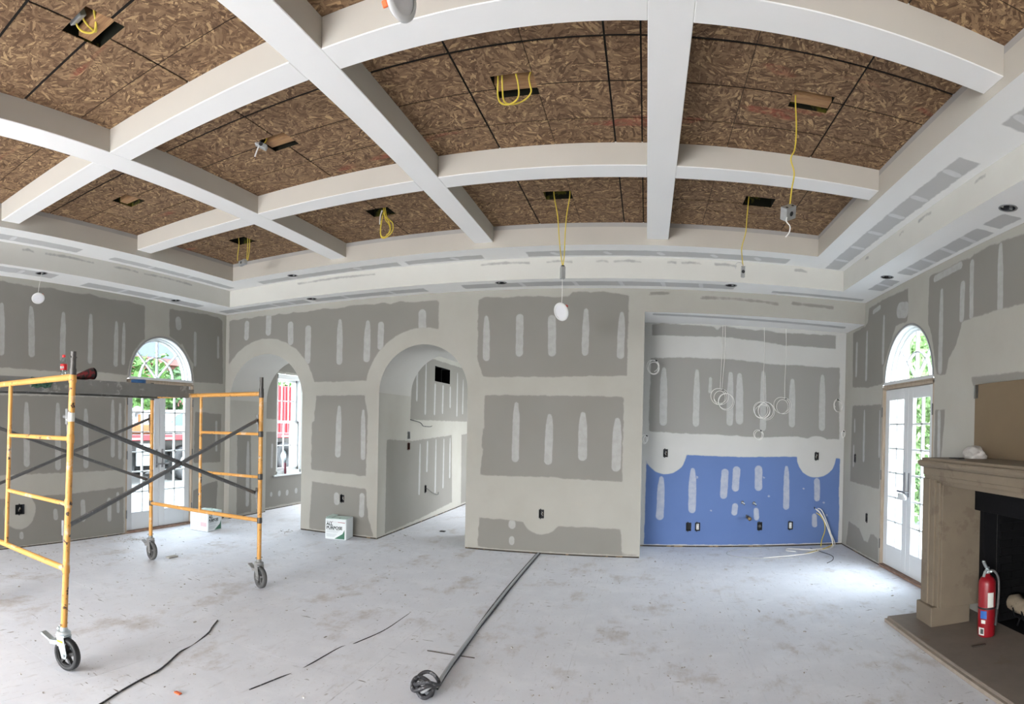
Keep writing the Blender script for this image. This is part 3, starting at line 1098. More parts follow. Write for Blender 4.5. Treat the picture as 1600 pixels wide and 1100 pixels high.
# sheathing boards of every coffer, cut round the wiring holes
JX = {0: ((-4.565, .003), (-5.03, .007)), 1: ((-2.735, .008), (-3.30, .002)), 2: ((-1.2, .009), (-.755, .003), (-.285, .008), (-.08, .007)), 3: ((.577, .003), (1.25, .008), (1.43, .006))}
JY = {4: ((5.17, .004), (5.60, .005), (5.845, .005)), 3: ((3.285, .008), (3.715, .006), (4.155, .006)), 2: ((1.52, .007), (1.97, .008), (2.44, .004))}
HOLES = {(0, 4): (-4.74, -4.485, 5.40, 5.64), (1, 4): (-2.86, -2.60, 5.39, 5.60), (2, 4): (-1.017, -.754, 5.42, 5.615), (3, 4): (.885, 1.17, 5.42, 5.645),
         (0, 3): (-4.72, -4.495, 3.605, 3.868), (1, 3): (-2.88, -2.64, 3.63, 3.857), (2, 3): (-1.027, -.756, 3.572, 3.828), (3, 3): (.90, 1.172, 3.65, 3.86),
         (1, 2): (-2.84, -2.60, 1.80, 2.072), (2, 2): (-1.03, -.757, 1.80, 2.06)}
for ci, (cx0, cx1) in enumerate(cols):
    for ri, (cy0, cy1) in enumerate(rows):
        if ri < 2:
            m = MB()
            m.box(cx0, cx1, cy0, cy1, ZO, ZO + .012)
            m.build('board_panel', M['osb'], ceiling)
            continue
        h = HOLES.get((ci, ri))
        jx = [j for j in sorted(JX[ci]) if cx0 + .02 < j[0] < cx1 - .02]
        if ci == 3 and ri == 3:
            jx = [(.577, .003), (1.25, .008)]
        elif ci == 3:
            jx = [(.55, .003), (1.41, .006)] if ri == 4 else [(.577, .003), (1.25, .007)]
        xb = [(cx0, 0)] + jx + [(cx1, 0)]
        yb = [(cy0, 0)] + [j for j in JY[ri]] + [(cy1, 0)]
        for (xa, wa), (xc, wc) in zip(xb, xb[1:]):
            for (ya, va), (yc, vc) in zip(yb, yb[1:]):
                x0, x1, y0, y1 = xa + wa * .8, xc - wc * .8, ya + va * 1.4, yc - vc * 1.4
                m = MB()
                dz = random.uniform(0, .002)
                gx, gy = [x0, x1], [y0, y1]
                if h:
                    gx = sorted([x0, x1] + [g for g in h[:2] if x0 < g < x1])
                    gy = sorted([y0, y1] + [g for g in h[2:] if y0 < g < y1])
                for a, b in zip(gx, gx[1:]):
                    for c, d in zip(gy, gy[1:]):
                        if h and h[0] - 1e-4 <= a and b <= h[1] + 1e-4 and h[2] - 1e-4 <= c and d <= h[3] + 1e-4:
                            continue
                        m.box(a, b, c, d, ZO + dz, ZO + dz + .005)
                if m.v:
                    m.build('board_panel', M['osb'], ceiling)
        # the dark joist space above, and a joist across the hole
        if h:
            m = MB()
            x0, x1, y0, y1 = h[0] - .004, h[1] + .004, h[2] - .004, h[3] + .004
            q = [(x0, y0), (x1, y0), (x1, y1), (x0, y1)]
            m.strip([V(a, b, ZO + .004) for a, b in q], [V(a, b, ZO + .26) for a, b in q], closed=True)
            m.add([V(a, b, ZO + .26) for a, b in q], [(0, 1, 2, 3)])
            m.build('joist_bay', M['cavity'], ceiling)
            if (ci, ri) not in ((0, 4), (1, 4), (2, 4), (3, 4)):
                yc = h[2] + (h[3] - h[2]) * .62
                m = MB()
                m.box(h[0], h[1], yc - .05, yc + .04, ZO + .017, ZO + .07)
                m.box(h[0], h[1], yc - .012, yc + .004, ZO + .07, ZO + .2)
                m.build('joist', M['lumber'], ceiling)
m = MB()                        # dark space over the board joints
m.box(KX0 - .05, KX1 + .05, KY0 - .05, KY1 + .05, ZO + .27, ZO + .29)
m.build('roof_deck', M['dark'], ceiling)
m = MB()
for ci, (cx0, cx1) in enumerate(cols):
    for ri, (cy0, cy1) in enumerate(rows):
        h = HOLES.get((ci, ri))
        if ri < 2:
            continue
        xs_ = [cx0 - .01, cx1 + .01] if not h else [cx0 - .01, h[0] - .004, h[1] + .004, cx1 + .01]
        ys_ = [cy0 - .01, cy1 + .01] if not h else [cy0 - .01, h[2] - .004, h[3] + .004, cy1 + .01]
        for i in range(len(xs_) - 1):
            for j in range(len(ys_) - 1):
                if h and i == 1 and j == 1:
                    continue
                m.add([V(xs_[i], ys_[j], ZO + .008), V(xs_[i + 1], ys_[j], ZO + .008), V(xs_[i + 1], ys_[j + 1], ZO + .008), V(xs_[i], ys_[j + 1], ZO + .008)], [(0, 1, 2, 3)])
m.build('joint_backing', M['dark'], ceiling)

# ------------------------------------------------------------------ floor
floor = MB().box(XL - .3, XR + .6, YF - .1, 11.6, -.06, -.02).build('floor', M['dark'])
tag(floor, 'dusty pale subfloor sheets with scuffs', None, None, 'structure')
ix = 0
x = XL - .25
while x < XR + .05:
    y = -2.9 + (1.22 if ix % 2 else 0)
    while y < 11.5:
        if y + 2.44 > 0:
            x1, y1 = min(x + 1.22, XR + .05), min(y + 2.44, 11.55)
            m = MB()
            m.box(x + .0006, x1 - .0006, max(y, YF) + .0006, y1 - .0006, -.02, 0)
            m.build('subfloor_sheet', M['floor'], floor)
        y += 2.44
    x += 1.22
    ix += 1
MB().box(XL - .25, XR + .05, YF, .02, -.02, -.0005).build('subfloor_sheet', M['floor'], floor)


# ------------------------------------------------------------------ french doors with fanlights
def french_door(n, s, xw, y0, y1, yc, spring, R, lab):
    """s = outward direction in x (-1 left wall, +1 right wall)"""
    def X(d):                    # d metres outward from the wall face
        return xw + s * d

    def bx(m, d0, d1, a, b, c, d, ch=None):
        xa, xb = sorted((X(d0), X(d1)))
        (m.cbox(xa, xb, a, b, c, d, ch) if ch else m.box(xa, xb, a, b, c, d))
    zt = spring - .035           # top of the door opening
    dr = thing('door_%d' % n, lab + ' pair of white french doors, twelve panes a leaf', None, (xw, yc, 0), kind='structure')
    m = MB()
    J = .028
    bx(m, 0, .16, y0, y0 + J, 0, zt)
    bx(m, 0, .16, y1 - J, y1, 0, zt)
    bx(m, 0, .16, y0, y1, zt - .03, zt)
    bx(m, 0, .05, y0, y1, zt + .004, zt + .020)
    m.build('door_jamb', M['jamb'], dr)
    m = MB()
    bx(m, -.012, .17, y0 + J, y1 - J, .002, .030)
    m.build('threshold', M['threshold'], dr)
    mid = (y0 + y1) / 2
    T0, T1 = .035, .08
    for k, (a, b) in enumerate(((y0 + J + .004, mid - .002), (mid + .002, y1 - J - .004))):
        zb, ztop = .034, zt - .035
        st = .112
        ga, gb, gz0, gz1 = a + st, b - st, .285, ztop - .125
        m = MB()
        bx(m, T0, T1, a, ga, zb, ztop, .003)
        bx(m, T0, T1, gb, b, zb, ztop, .003)
        bx(m, T0, T1, ga, gb, zb, gz0, .003)
        bx(m, T0, T1, ga, gb, gz1, ztop, .003)
        # raised bead round the bottom rail
        bx(m, T0 - .005, T0, ga, gb, gz0 - .028, gz0 - .006, .002)
        leaf = m.build('door_leaf', M['doorwhite'], dr)
        w, h = (gb - ga) / 2, (gz1 - gz0) / 6
        mb = MB()
        bx(mb, T0 + .008, T1 - .004, (ga + gb) / 2 - .011, (ga + gb) / 2 + .011, gz0, gz1)
        for i in range(1, 6):
            bx(mb, T0 + .008, T1 - .004, ga, gb, gz0 + i * h - .010, gz0 + i * h + .010)
        mb.build('muntin', M['sash'], leaf)
        for i in range(2):
            for j in range(6):
                p = MB()
                bx(p, .058, .061, ga + i * w + .011, ga + (i + 1) * w - .011, gz0 + j * h + .010, gz0 + (j + 1) * h - .010)
                p.build('pane', M['glass'], leaf)
        # pull plate and lever on the meeting stile
        hy = b - .055 if k == 0 else a + .055
        p = MB()
        bx(p, T0 - .008, T0, hy - .019, hy + .019, .90, 1.17, .004)
        sg = -1 if k == 0 else 1
        p.cyl(V(X(T0 - .004), hy, .955), V(X(T0 - .05), hy, .955), .010, 10)
        p.bar(V(X(T0 - .046), hy - sg * .01, .955), V(X(T0 - .046), hy - sg * .11 if k == 0 else hy + .10, .955), .014, .02)
        p.build('handle', M['handle'], leaf)
        for z in (.27, 1.10, 1.86):
            q = MB()
            ya = y0 + .018 if k == 0 else y1 - .018
            bx(q, -.006, T0 + .004, ya - .006, ya + .008, z - .05, z + .05)
            q.cyl(V(X(-.004), ya + .002, z - .058), V(X(-.004), ya + .002, z + .058), .008, 8)
            q.build('hinge', M['hinge'], dr)
    # fanlight
    wn = thing('window_%d' % n, lab + ' half round fanlight above the french doors', None, (xw, yc, spring), kind='structure')

    def ring(r0, r1, d0, d1, z0, mat, nm, par, k=32, a0=0, a1=PI):
        m = MB()
        ang = [a0 + (a1 - a0) * i / k for i in range(k + 1)]
        P = [[V(X(d), yc + r * math.cos(t), z0 + r * math.sin(t)) for t in ang] for r, d in ((r0, d0), (r1, d0), (r1, d1), (r0, d1))]
        for i in range(4):
            m.strip(P[i], P[(i + 1) % 4], sm=False)
        for e in (0, -1):
            m.add([P[i][e] for i in range(4)], [(0, 1, 2, 3)])
        return m.build(nm, mat, par)
    z0 = spring
    ring(R - .016, R + .004, -.003, .05, z0, M['handle'], 'arch_casing_edge', wn)
    ring(R - .030, R - .012, .0, .19, z0, M['sash'], 'frame', wn)
    ring(R - .046, R - .030, .07, .19, z0, M['sash'], 'frame', wn)
    ring(R - .066, R - .046, .115, .165, z0, M['sash'], 'frame', wn)
    m = MB()
    bx(m, -.004, .17, yc - R, yc + R, z0 - .014, z0 + .020)
    m.build('sill_bar', M['doorwhite'], wn)
    m = MB()
    rin = .33
    ro = R - .066
    bx(m, .105, .145, yc - .009, yc + .009, z0 + .02, z0 + ro)
    for t in (PI / 4, 3 * PI / 4):
        m.bar(V(X(.125), yc, z0 + .02), V(X(.125), yc + ro * math.cos(t), z0 + ro * math.sin(t)), .017, .04, (1, 0, 0))
    m.build('muntin', M['sash'], wn)
    ring(rin - .008, rin + .008, .105, .145, z0, M['sash'], 'muntin', wn)
    for k in range(4):
        a0, a1 = k * PI / 4, (k + 1) * PI / 4
        for r0, r1 in ((.02, rin - .010), (rin + .010, ro)):
            e = .012
            m = MB()
            poly = []
            for i in range(7):
                t = a0 + (a1 - a0) * i / 6
                poly.append((r1 * math.cos(t), max(.02, r1 * math.sin(t))))
            for i in range(7):
                t = a1 + (a0 - a1) * i / 6
                poly.append((r0 * math.cos(t), max(.0201, r0 * math.sin(t))))
            m.prism(poly, lambda a, b, w: V(X(w), yc + a, z0 + b), .124, .127)
            m.build('pane', M['glass'], wn)
    return dr


french_door(1, -1, XL, LD0, LD1, LDC, FSP, FANR, 'scaffold side')
french_door(2, 1, XR, RD0, RD1, RDC, RSP, RFR, 'fireplace side')

# sash window of the side room
wn = thing('window_3', 'white double hung sash window seen through the arch nearest the scaffold', None, (XL, (WN[0] + WN[1]) / 2, WN[2]), kind='structure')
m = MB()
a, b, c, d = WN
for q in ((a, a + .045, c, d), (b - .045, b, c, d), (a, b, d - .09, d), (a, b, c, c + .06)):
    m.cbox(XL - .15, XL - .01, q[0], q[1], q[2], q[3], .004)
m.build('frame', M['sash'], wn)
MB().cbox(XL - .15, XL + .03, a - .10, b + .04, c - .03, c, .004).build('sill', M['sash'], wn)
zm = 1.585
for z0, z1, dx in ((c + .06, zm + .02, .05), (zm - .02, d - .09, .095)):
    m = MB()
    ya, yb = a + .045, b - .045
    x0, x1 = XL - dx - .035, XL - dx
    for q in ((ya, ya + .04, z0, z1), (yb - .04, yb, z0, z1), (ya, yb, z1 - .04, z1), (ya, yb, z0, z0 + .055)):
        m.box(x0, x1, *q)
    sash = m.build('sash', M['sash'], wn)
    gy0, gy1, gz0, gz1 = ya + .04, yb - .04, z0 + .055, z1 - .04
    m = MB()
    for i in (1, 2):
        yy_ = gy0 + (gy1 - gy0) * i / 3
        m.box(x0 + .006, x1 - .006, yy_ - .009, yy_ + .009, gz0, gz1)
    zz = (gz0 + gz1) / 2
    m.box(x0 + .006, x1 - .006, gy0, gy1, zz - .009, zz + .009)
    m.build('muntin', M['sash'], sash)
    for i in range(3):
        for j in range(2):
            p = MB()
            w, h = (gy1 - gy0) / 3, (gz1 - gz0) / 2
            p.box(x0 + .016, x0 + .019, gy0 + i * w + .009, gy0 + (i + 1) * w - .009, gz0 + j * h + .009, gz0 + (j + 1) * h - .009)
            p.build('pane', M['glass'], sash)

t = thing('caulk_tube', 'maroon caulk tube standing on the sash window sill', 'tube', (XL - .005, 8.93, c))
MB().lathe([(.024, 0), (.025, .004), (.025, .20), (.022, .208)], 14, Matrix.Translation((XL - .005, 8.93, c))).build('barrel', M['caulk'], t)
MB().lathe([(.010, .208), (.004, .262)], 10, Matrix.Translation((XL - .005, 8.93, c))).build('nozzle', M['outletblack'], t)


# ------------------------------------------------------------------ device boxes in the walls
def device_box(fn, u, z, w, h, label, mat, inner=None, cat='outlet', group=None):
    """fn(u, depth, z): depth into the wall"""
    t = thing('outlet_box', label, cat, fn(u, 0, z - h / 2), group=group)
    a, b, c, d = u - w / 2, u + w / 2, z - h / 2, z + h / 2
    m = MB()
    q = [(a, c), (b, c), (b, d), (a, d)]
    m.strip([fn(p, -.004, r) for p, r in q], [fn(p, .055, r) for p, r in q], closed=True)
    m.add([fn(p, .055, r) for p, r in q], [(0, 1, 2, 3)])
    e = .004
    q2 = [(a - e, c - e), (b + e, c - e), (b + e, d + e), (a - e, d + e)]
    m.strip([fn(p, -.004, r) for p, r in q], [fn(p, -.004, r) for p, r in q2], closed=True)
    m.strip([fn(p, -.004, r) for p, r in q2], [fn(p, .004, r) for p, r in q2], closed=True)
    # mounting ears
    for r0, r1 in ((c - .014, c - e), (d + e, d + .014)):
        for p0, p1 in ((u - .018, u - .004),):
            qq = [(p0, r0), (p1, r0), (p1, r1), (p0, r1)]
            m.strip([fn(p, -.006, r) for p, r in qq], [fn(p, .0, r) for p, r in qq], closed=True)
            m.add([fn(p, -.006, r) for p, r in qq], [(0, 1, 2, 3)])
    m.build('box', mat, t)
    if inner == 'white':
        m = MB()
        m.prism([(u - .017, c + .014), (u + .017, c + .014), (u + .017, d - .014), (u - .017, d - .014)], lambda p, r, w_: fn(p, w_, r), -.008, .03)
        dv = m.build('receptacle', M['white'], t)
        for zz in (z - .022, z + .022):
            for du in (-.006, .006):
                m = MB()
                m.prism([(u + du - .0015, zz - .006), (u + du + .0015, zz - .006), (u + du + .0015, zz + .006), (u + du - .0015, zz + .006)], lambda p, r, w_: fn(p, w_, r), -.009, -.007)
                m.build('slot', M['outletblack'], dv)
    elif inner == 'round':
        m = MB()
        m.prism(circle(u, z, .021, 16), lambda p, r, w_: fn(p, w_, r), -.004, .03)
        m.build('receptacle', M['socket'], t)
    elif inner == 'wires':
        for i, (du, mt) in enumerate(((-.012, 'bcable'), (.002, 'wcable'), (.013, 'brass'))):
            m = MB()
            P = [fn(u + du + .006 * math.sin(k * 1.7 + i), .05 - .012 * k * (1 if k < 4 else .7), z - .03 + .011 * k) for k in range(6)]
            m.tube(smooth(P, 3), .0028, 6)
            m.build('wire', M[mt], t)
    return t


fb = lambda u, d, z: V(u, YB + d, z)
fl = lambda u, d, z: V(XL - d, u, z)
fr_ = lambda u, d, z: V(XR + d, u, z)
fa = lambda u, d, z: V(u, YA + d, z)
fh = lambda u, d, z: V(x2l - d, u, z)
device_box(fb, *PIER_OUT, .058, .10, 'open black outlet box low on the wide white pier', M['outletblack'], 'wires')
device_box(fb, *MID_OUT, .058, .10, 'open black outlet box between the arches above the joint compound carton', M['outletblack'], 'wires')
device_box(fl, *LOUT, .12, .115, 'double black outlet box in a white disc low on the wall behind the scaffold', M['outletblack'], 'wires')
device_box(fa, *ALO_UP[0], .055, .10, 'outlet box in the white disc at the pier end of the blue board', M['outletblack'], 'wires')
device_box(fa, *ALO_UP[1], .055, .10, 'outlet box in the white disc at the window door end of the blue board', M['outletblack'], 'wires')
device_box(fa, *ALO_LOW[0], .062, .105, 'empty dark outlet box low on the blue board beside a white receptacle', M['outletblack'])
device_box(fa, *ALO_LOW[1], .062, .105, 'white receptacle low on the blue board beside the empty dark box', M['outletblack'], 'white')
device_box(fa, *ALO_LOW[2], .062, .105, 'round dark receptacle low on the blue board below the drain stub', M['outletblack'], 'round')
device_box(fa, *ALO_LOW[3], .062, .105, 'white receptacle on the blue board nearest the loose cable bundle', M['outletblack'], 'white')
device_box(fr_, *ROUT[0], .058, .10, 'upper outlet box on the wall between the alcove and the french doors', M['outletblack'], 'wires')
device_box(fr_, *ROUT[1], .058, .10, 'lower outlet box on the wall beside the fireplace side french doors', M['outletblack'], 'wires')
device_box(fh, *HALL_BOX[0], .10, .11, 'grey double switch box at the passage corner inside the arch beside the pier', M['steelbox'], 'wires', 'switch')
device_box(fh, *HALL_BOX[1], .09, .10, 'maroon switch box below the grey one inside the arch beside the pier', M['outletmaroon'], None, 'switch')
hb = device_box(fh, *HALL_BOX[2], .07, .11, 'low outlet box with a hanging wire on the hall wall', M['outletblack'])
MB().tube(smooth([fh(8.99, .03, .53), fh(9.04, -.02, .52), fh(9.2, -.03, .45), fh(9.42, -.03, .39), fh(9.52, -.03, .38), fh(9.53, -.03, .42)], 5), .004, 6).build('wire', M['bcable'], hb)
t = thing('loose_cable', 'black cable end sticking out of the hall wall above the switch boxes', 'cable', fh(8.33, 0, 1.65))
MB().tube(smooth([fh(8.28, .02, 1.67), fh(8.36, -.03, 1.65), fh(8.55, -.05, 1.625), fh(8.62, -.06, 1.60), fh(8.7, -.06, 1.565), fh(9.0, -.05, 1.555), fh(9.1, -.05, 1.565)], 6), .006, 7).build('sheath', M['bcable'], t)
MB().cyl(fh(9.1, -.05, 1.565), fh(9.13, -.05, 1.57), .004, 7).build('cable_end', M['brass'], t)
# open duct in the hall wall
t = thing('duct_opening', 'black rectangular duct opening high on the hall wall', 'vent', fh(9.73, 0, 2.335))
m = MB()
q = [(9.34, 2.335), (10.12, 2.335), (10.12, 2.595), (9.34, 2.595)]
m.strip([fh(p, .001, r) for p, r in q], [fh(p, .24, r) for p, r in q], closed=True)
m.add([fh(p, .24, r) for p, r in q], [(0, 1, 2, 3)])
m.build('duct', M['duct'], t)
MB().box(x2l - .22, x2l - .02, 9.70, 9.73, 2.336, 2.594).build('divider', M['duct'], t)


# ------------------------------------------------------------------ recessed light openings
def light_hole(x, y, z, label, rag=False, r=.062):
    t = thing('downlight_opening', label, 'downlight', (x, y, z))
    T = Matrix.Translation((x, y, z))
    MB().lathe([(r - .004, -.003), (r + .010, -.003), (r + .012, .0), (r - .002, .002)], 24, T, cap=False).build('rim', M['handle'], t)
    m = MB()
    m.lathe([(r - .001, .0), (r - .001, .11), (.0001, .11)], 24, T, cap=False)
    m.build('housing', M['outletblack'], t)
    for k in range(3):
        a = k * 2.1 + x
        m = MB()
        m.box(x + .045 * math.cos(a) - .012, x + .045 * math.cos(a) + .012, y + .045 * math.sin(a) - .006, y + .045 * math.sin(a) + .006, z + .004, z + .03)
        m.build('clip', M['steelbox'], t)
    if rag:
        m = MB()
        m.box(x - .05, x + .05, y - .01, y + .012, z + .03, z + .04)
        m.build('lath', M['jamb'], t)
    return t


for (x, y), lb in zip(DL_SOFFIT, (
        'open downlight hole in the soffit with a round lamp dangling from it',
        'open downlight hole in the soffit above the fanlight behind the scaffold',
        'open downlight hole in the low soffit between the two arches',
        'open downlight hole in the low soffit above the pier edge beside the arch',
        'open downlight hole in the low soffit above the alcove',
        'open downlight hole in the soffit near the alcove corner above the french doors',
        'open downlight hole in the soffit toward the fireplace with pale lath showing inside')):
    light_hole(x, y, ZS, lb, lb.endswith('inside'))
light_hole(*DL_RING, ZF, 'small downlight hole in the upper white ring of the tray ceiling', r=.058)
t = thing('downlight_opening', 'small dark downlight on the hall ceiling inside the arch beside the pier', 'downlight', (-3.02, 8.8, 2.78))
MB().lathe([(.001, -.004), (.06, -.004), (.075, -.002), (.076, 0), (.0001, .001)], 20, Matrix.Translation((-3.02, 8.8, 2.78))).build('rim', M['hinge'], t)


# ------------------------------------------------------------------ hanging lamps and ceiling wiring
def tilt(loc, d):
    """matrix with local z along d at loc"""
    q = Vector(d).normalized().to_track_quat('Z', 'Y')
    return Matrix.Translation(loc) @ q.to_matrix().to_4x4()


def wafer(label, c, d, r, wire, box=None, clip='redclip'):
    """thin round lamp facing d, hanging by a wire path, with its driver box"""
    t = thing('wafer_downlight', label, 'lamp', tuple(c))
    T = tilt(c, d)
    MB().lathe([(r * .74, .014), (r * .93, .012), (r, .006), (r, 0), (r * .9, -.006), (r * .80, -.016), (.0001, -.018)], 32, T, cap=False).build('trim_ring', M['white'], t)
    MB().lathe([(r * .75, .008), (r * .4, .0095), (.0001, .010)], 32, T, cap=False).build('lens', M['lens'], t)
    for a in (.6, .6 + PI):
        m = MB()
        m.cbox(r * .70, r * .96, -.012, .012, -.03, -.006, .003, T @ Matrix.Rotation(a, 4, 'Z'))
        m.build('spring_clip', M[clip], t)
    MB().tube(smooth(wire, 5), .0026, 6).build('lead', M['wcable'], t)
    if box is not None:
        m = MB()
        b0, up, w, h, dp, rot = box
        Tb = Matrix.Translation(b0) @ Matrix.Rotation(rot, 4, 'Z')
        m.cbox(-w / 2, w / 2, -dp / 2, dp / 2, 0, h, .003, Tb)
        bo = m.build('driver_box', M['steelbox'], t)
        m = MB()
        m.cbox(-w * .35, w * .35, -dp * .35, dp * .35, h, h + .012, .002, Tb)
        m.build('box_opening', M['outletblack'], bo)
    return t


# lamp hanging over the pier, below the far middle coffer
wafer('white round lamp hanging on a long yellow cable in front of the pier', V(-.832, 5.52, 2.695), V(-.52, -.78, -.36), .088,
      [(-.832, 5.535, 2.78), (-.829, 5.53, 2.9), (-.828, 5.52, 3.01)], (V(-.828, 5.52, 3.008), 0, .042, .115, .045, .5))
t = thing('ceiling_cable', 'two yellow cables meeting at the grey box above the hanging lamp', 'cable', (-.83, 5.52, 3.13))
for pts in ([(-.93, 5.50, 3.9), (-.92, 5.50, 3.78), (-.885, 5.51, 3.6), (-.868, 5.52, 3.4), (-.85, 5.52, 3.25), (-.830, 5.52, 3.125)],
            [(-.775, 5.50, 3.9), (-.772, 5.50, 3.78), (-.80, 5.51, 3.6), (-.812, 5.52, 3.4), (-.815, 5.52, 3.25), (-.826, 5.52, 3.125)]):
    MB().tube(smooth(pts, 6), .0052, 7).build('sheath', M['ycable'], t)
# lamp dangling in front of the left wall
wafer('white round lamp dangling on a thin wire in front of the scaffold wall', V(-6.06, 3.54, 3.04), V(.62, -.30, -.72), .078,
      [(-6.06, 3.54, 3.10), (-6.03, 3.54, 3.2), (-5.99, 3.54, 3.30), (-5.98, 3.54, 3.40)])
# lamp seen edge on at the top of the picture
wafer('white round lamp with an orange clip hanging edge on near the ceiling', V(-.905, 1.955, 3.150), V(.90, -.32, -.10), .078,
      [(-.93, 1.95, 3.23), (-.92, 1.93, 3.4), (-.90, 1.93, 3.6), (-.89, 1.93, 3.85)], None, 'orange')


def cable_thing(label, loops, mat='ycable', r=.005, cat='cable', box=None, extra=None, name='ceiling_cable'):
    p0 = Vector(loops[0][0])
    t = thing(name, label, cat, tuple(p0))
    for pts in loops:
        MB().tube(smooth(pts, 7), r, 7).build('sheath', M[mat], t)
    if box:
        Mx, w, d, h = box
        m = MB()
        m.cbox(-w / 2, w / 2, -d / 2, d / 2, -h / 2, h / 2, .004, Mx)
        b = m.build('junction_box', M['steelbox'], t)
        for sx_ in (-1, 1):
            m = MB()
            m.lathe([(.009, 0), (.009, .002)], 10, Mx @ Matrix.Translation((sx_ * w * .28, -d * .2, h / 2)))
            m.build('knockout', M['outletblack'], b)
        m = MB()
        m.lathe([(.016, 0), (.016, .002)], 12, Mx @ Matrix.Translation((0, -d / 2 - .001, 0)) @ Matrix.Rotation(PI / 2, 4, 'X'))
        m.build('knockout', M['outletblack'], b)
    if extra:
        pts, mt, rr = extra
        MB().tube(smooth(pts, 6), rr, 7).build('pigtail', M[mt], t)
    return t


# right far coffer
cable_thing('yellow cable with a small grey box hanging above the alcove', [[(.93, 5.5, 3.9), (.92, 5.50, 3.78), (.91, 5.51, 3.62), (.905, 5.52, 3.5), (.87, 5.52, 3.35), (.875, 5.52, 3.25), (.886, 5.52, 3.165)]],
            box=(Matrix.Translation((.886, 5.52, 3.115)), .036, .036, .10), extra=([(.885, 5.5, 3.165), (.86, 5.48, 3.19), (.82, 5.47, 3.185), (.80, 5.47, 3.15), (.81, 5.47, 3.13)], 'gcable', .0025))
# right middle coffer: cable, tilted grey box and white pigtail
Mx = Matrix.Translation((.895, 3.75, 3.045)) @ Matrix.Rotation(.5, 4, 'Z') @ Matrix.Rotation(-.5, 4, 'Y') @ Matrix.Rotation(.55, 4, 'X')
cable_thing('wavy yellow cable holding a tilted grey box with a white pigtail', [[(.93, 3.74, 3.9), (.925, 3.74, 3.79), (.935, 3.74, 3.6), (.93, 3.75, 3.47), (.905, 3.75, 3.40), (.93, 3.75, 3.31), (.915, 3.75, 3.20), (.905, 3.75, 3.09)]],
            box=(Mx, .10, .055, .085), extra=([(.88, 3.72, 3.0), (.875, 3.71, 2.97), (.90, 3.71, 2.94), (.895, 3.71, 2.90), (.872, 3.71, 2.868)], 'wcable', .004))
# middle coffer: loops round the hole
cable_thing('yellow cable loops hanging out of the middle coffer hole', [
    [(-.98, 3.60, 3.87), (-.985, 3.62, 3.79), (-.995, 3.66, 3.73), (-.985, 3.70, 3.70), (-.93, 3.71, 3.69), (-.86, 3.66, 3.70), (-.85, 3.60, 3.76), (-.88, 3.58, 3.87)],
    [(-.955, 3.60, 3.87), (-.965, 3.66, 3.77), (-.965, 3.71, 3.715), (-.92, 3.73, 3.70), (-.84, 3.72, 3.71), (-.785, 3.70, 3.75), (-.785, 3.63, 3.80), (-.75, 3.60, 3.87)]], r=.0055)
# left of it: loop bundle below the far coffer
cable_thing('bunch of yellow cable loops hanging from the far coffer between the long beams', [
    [(-2.68, 5.46, 3.87), (-2.67, 5.46, 3.76), (-2.62, 5.47, 3.68), (-2.60, 5.47, 3.60), (-2.66, 5.47, 3.53), (-2.71, 5.47, 3.56), (-2.70, 5.46, 3.68), (-2.68, 5.46, 3.78)],
    [(-2.67, 5.47, 3.87), (-2.65, 5.48, 3.74), (-2.58, 5.48, 3.66), (-2.59, 5.48, 3.57), (-2.68, 5.48, 3.52), (-2.72, 5.48, 3.57), (-2.71, 5.47, 3.7)],
    [(-2.66, 5.46, 3.87), (-2.66, 5.46, 3.72), (-2.61, 5.46, 3.64), (-2.60, 5.46, 3.57), (-2.64, 5.46, 3.545)]], r=.0055,
    extra=([(-2.69, 5.45, 3.80), (-2.71, 5.45, 3.74), (-2.715, 5.45, 3.66)], 'wcable', .007))
# far left coffer: cables down to a grey box tucked at the coffer side
cable_thing('yellow cables and a grey box in the small far corner coffer', [
    [(-4.53, 5.52, 3.88), (-4.53, 5.53, 3.78), (-4.56, 5.56, 3.67), (-4.60, 5.60, 3.58)],
    [(-4.50, 5.52, 3.88), (-4.50, 5.53, 3.76), (-4.53, 5.56, 3.66), (-4.585, 5.60, 3.58)],
    [(-4.66, 5.50, 3.88), (-4.66, 5.52, 3.78), (-4.73, 5.58, 3.66), (-4.75, 5.6, 3.6)]],
    box=(Matrix.Translation((-4.67, 5.61, 3.565)) @ Matrix.Rotation(-.4, 4, 'Z'), .15, .05, .06))
# second coffer: grey box at the hole with a white pigtail
cable_thing('small grey box with a white pigtail beside a hole in the second row of coffers', [[(-2.84, 3.70, 3.88), (-2.85, 3.69, 3.82), (-2.87, 3.68, 3.79)]],
            box=(Matrix.Translation((-2.885, 3.675, 3.785)) @ Matrix.Rotation(.5, 4, 'Z') @ Matrix.Rotation(.5, 4, 'Y'), .10, .05, .035),
            extra=([(-2.90, 3.66, 3.775), (-2.915, 3.655, 3.74), (-2.93, 3.65, 3.70)], 'wcable', .006))
# near left coffer: loops and a box up in the hole
cable_thing('yellow cable loops and a silver box inside the hole of the coffer nearest the viewer', [
    [(-2.74, 1.86, 3.92), (-2.78, 1.86, 3.84), (-2.775, 1.90, 3.80), (-2.73, 1.945, 3.79), (-2.69, 1.93, 3.83), (-2.66, 1.89, 3.92)],
    [(-2.73, 1.86, 3.93), (-2.745, 1.88, 3.85), (-2.735, 1.96, 3.80), (-2.69, 1.93, 3.82), (-2.645, 1.87, 3.90)]], r=.006,
    box=(Matrix.Translation((-2.75, 1.84, 3.86)) @ Matrix.Rotation(.5, 4, 'X'), .10, .05, .07))


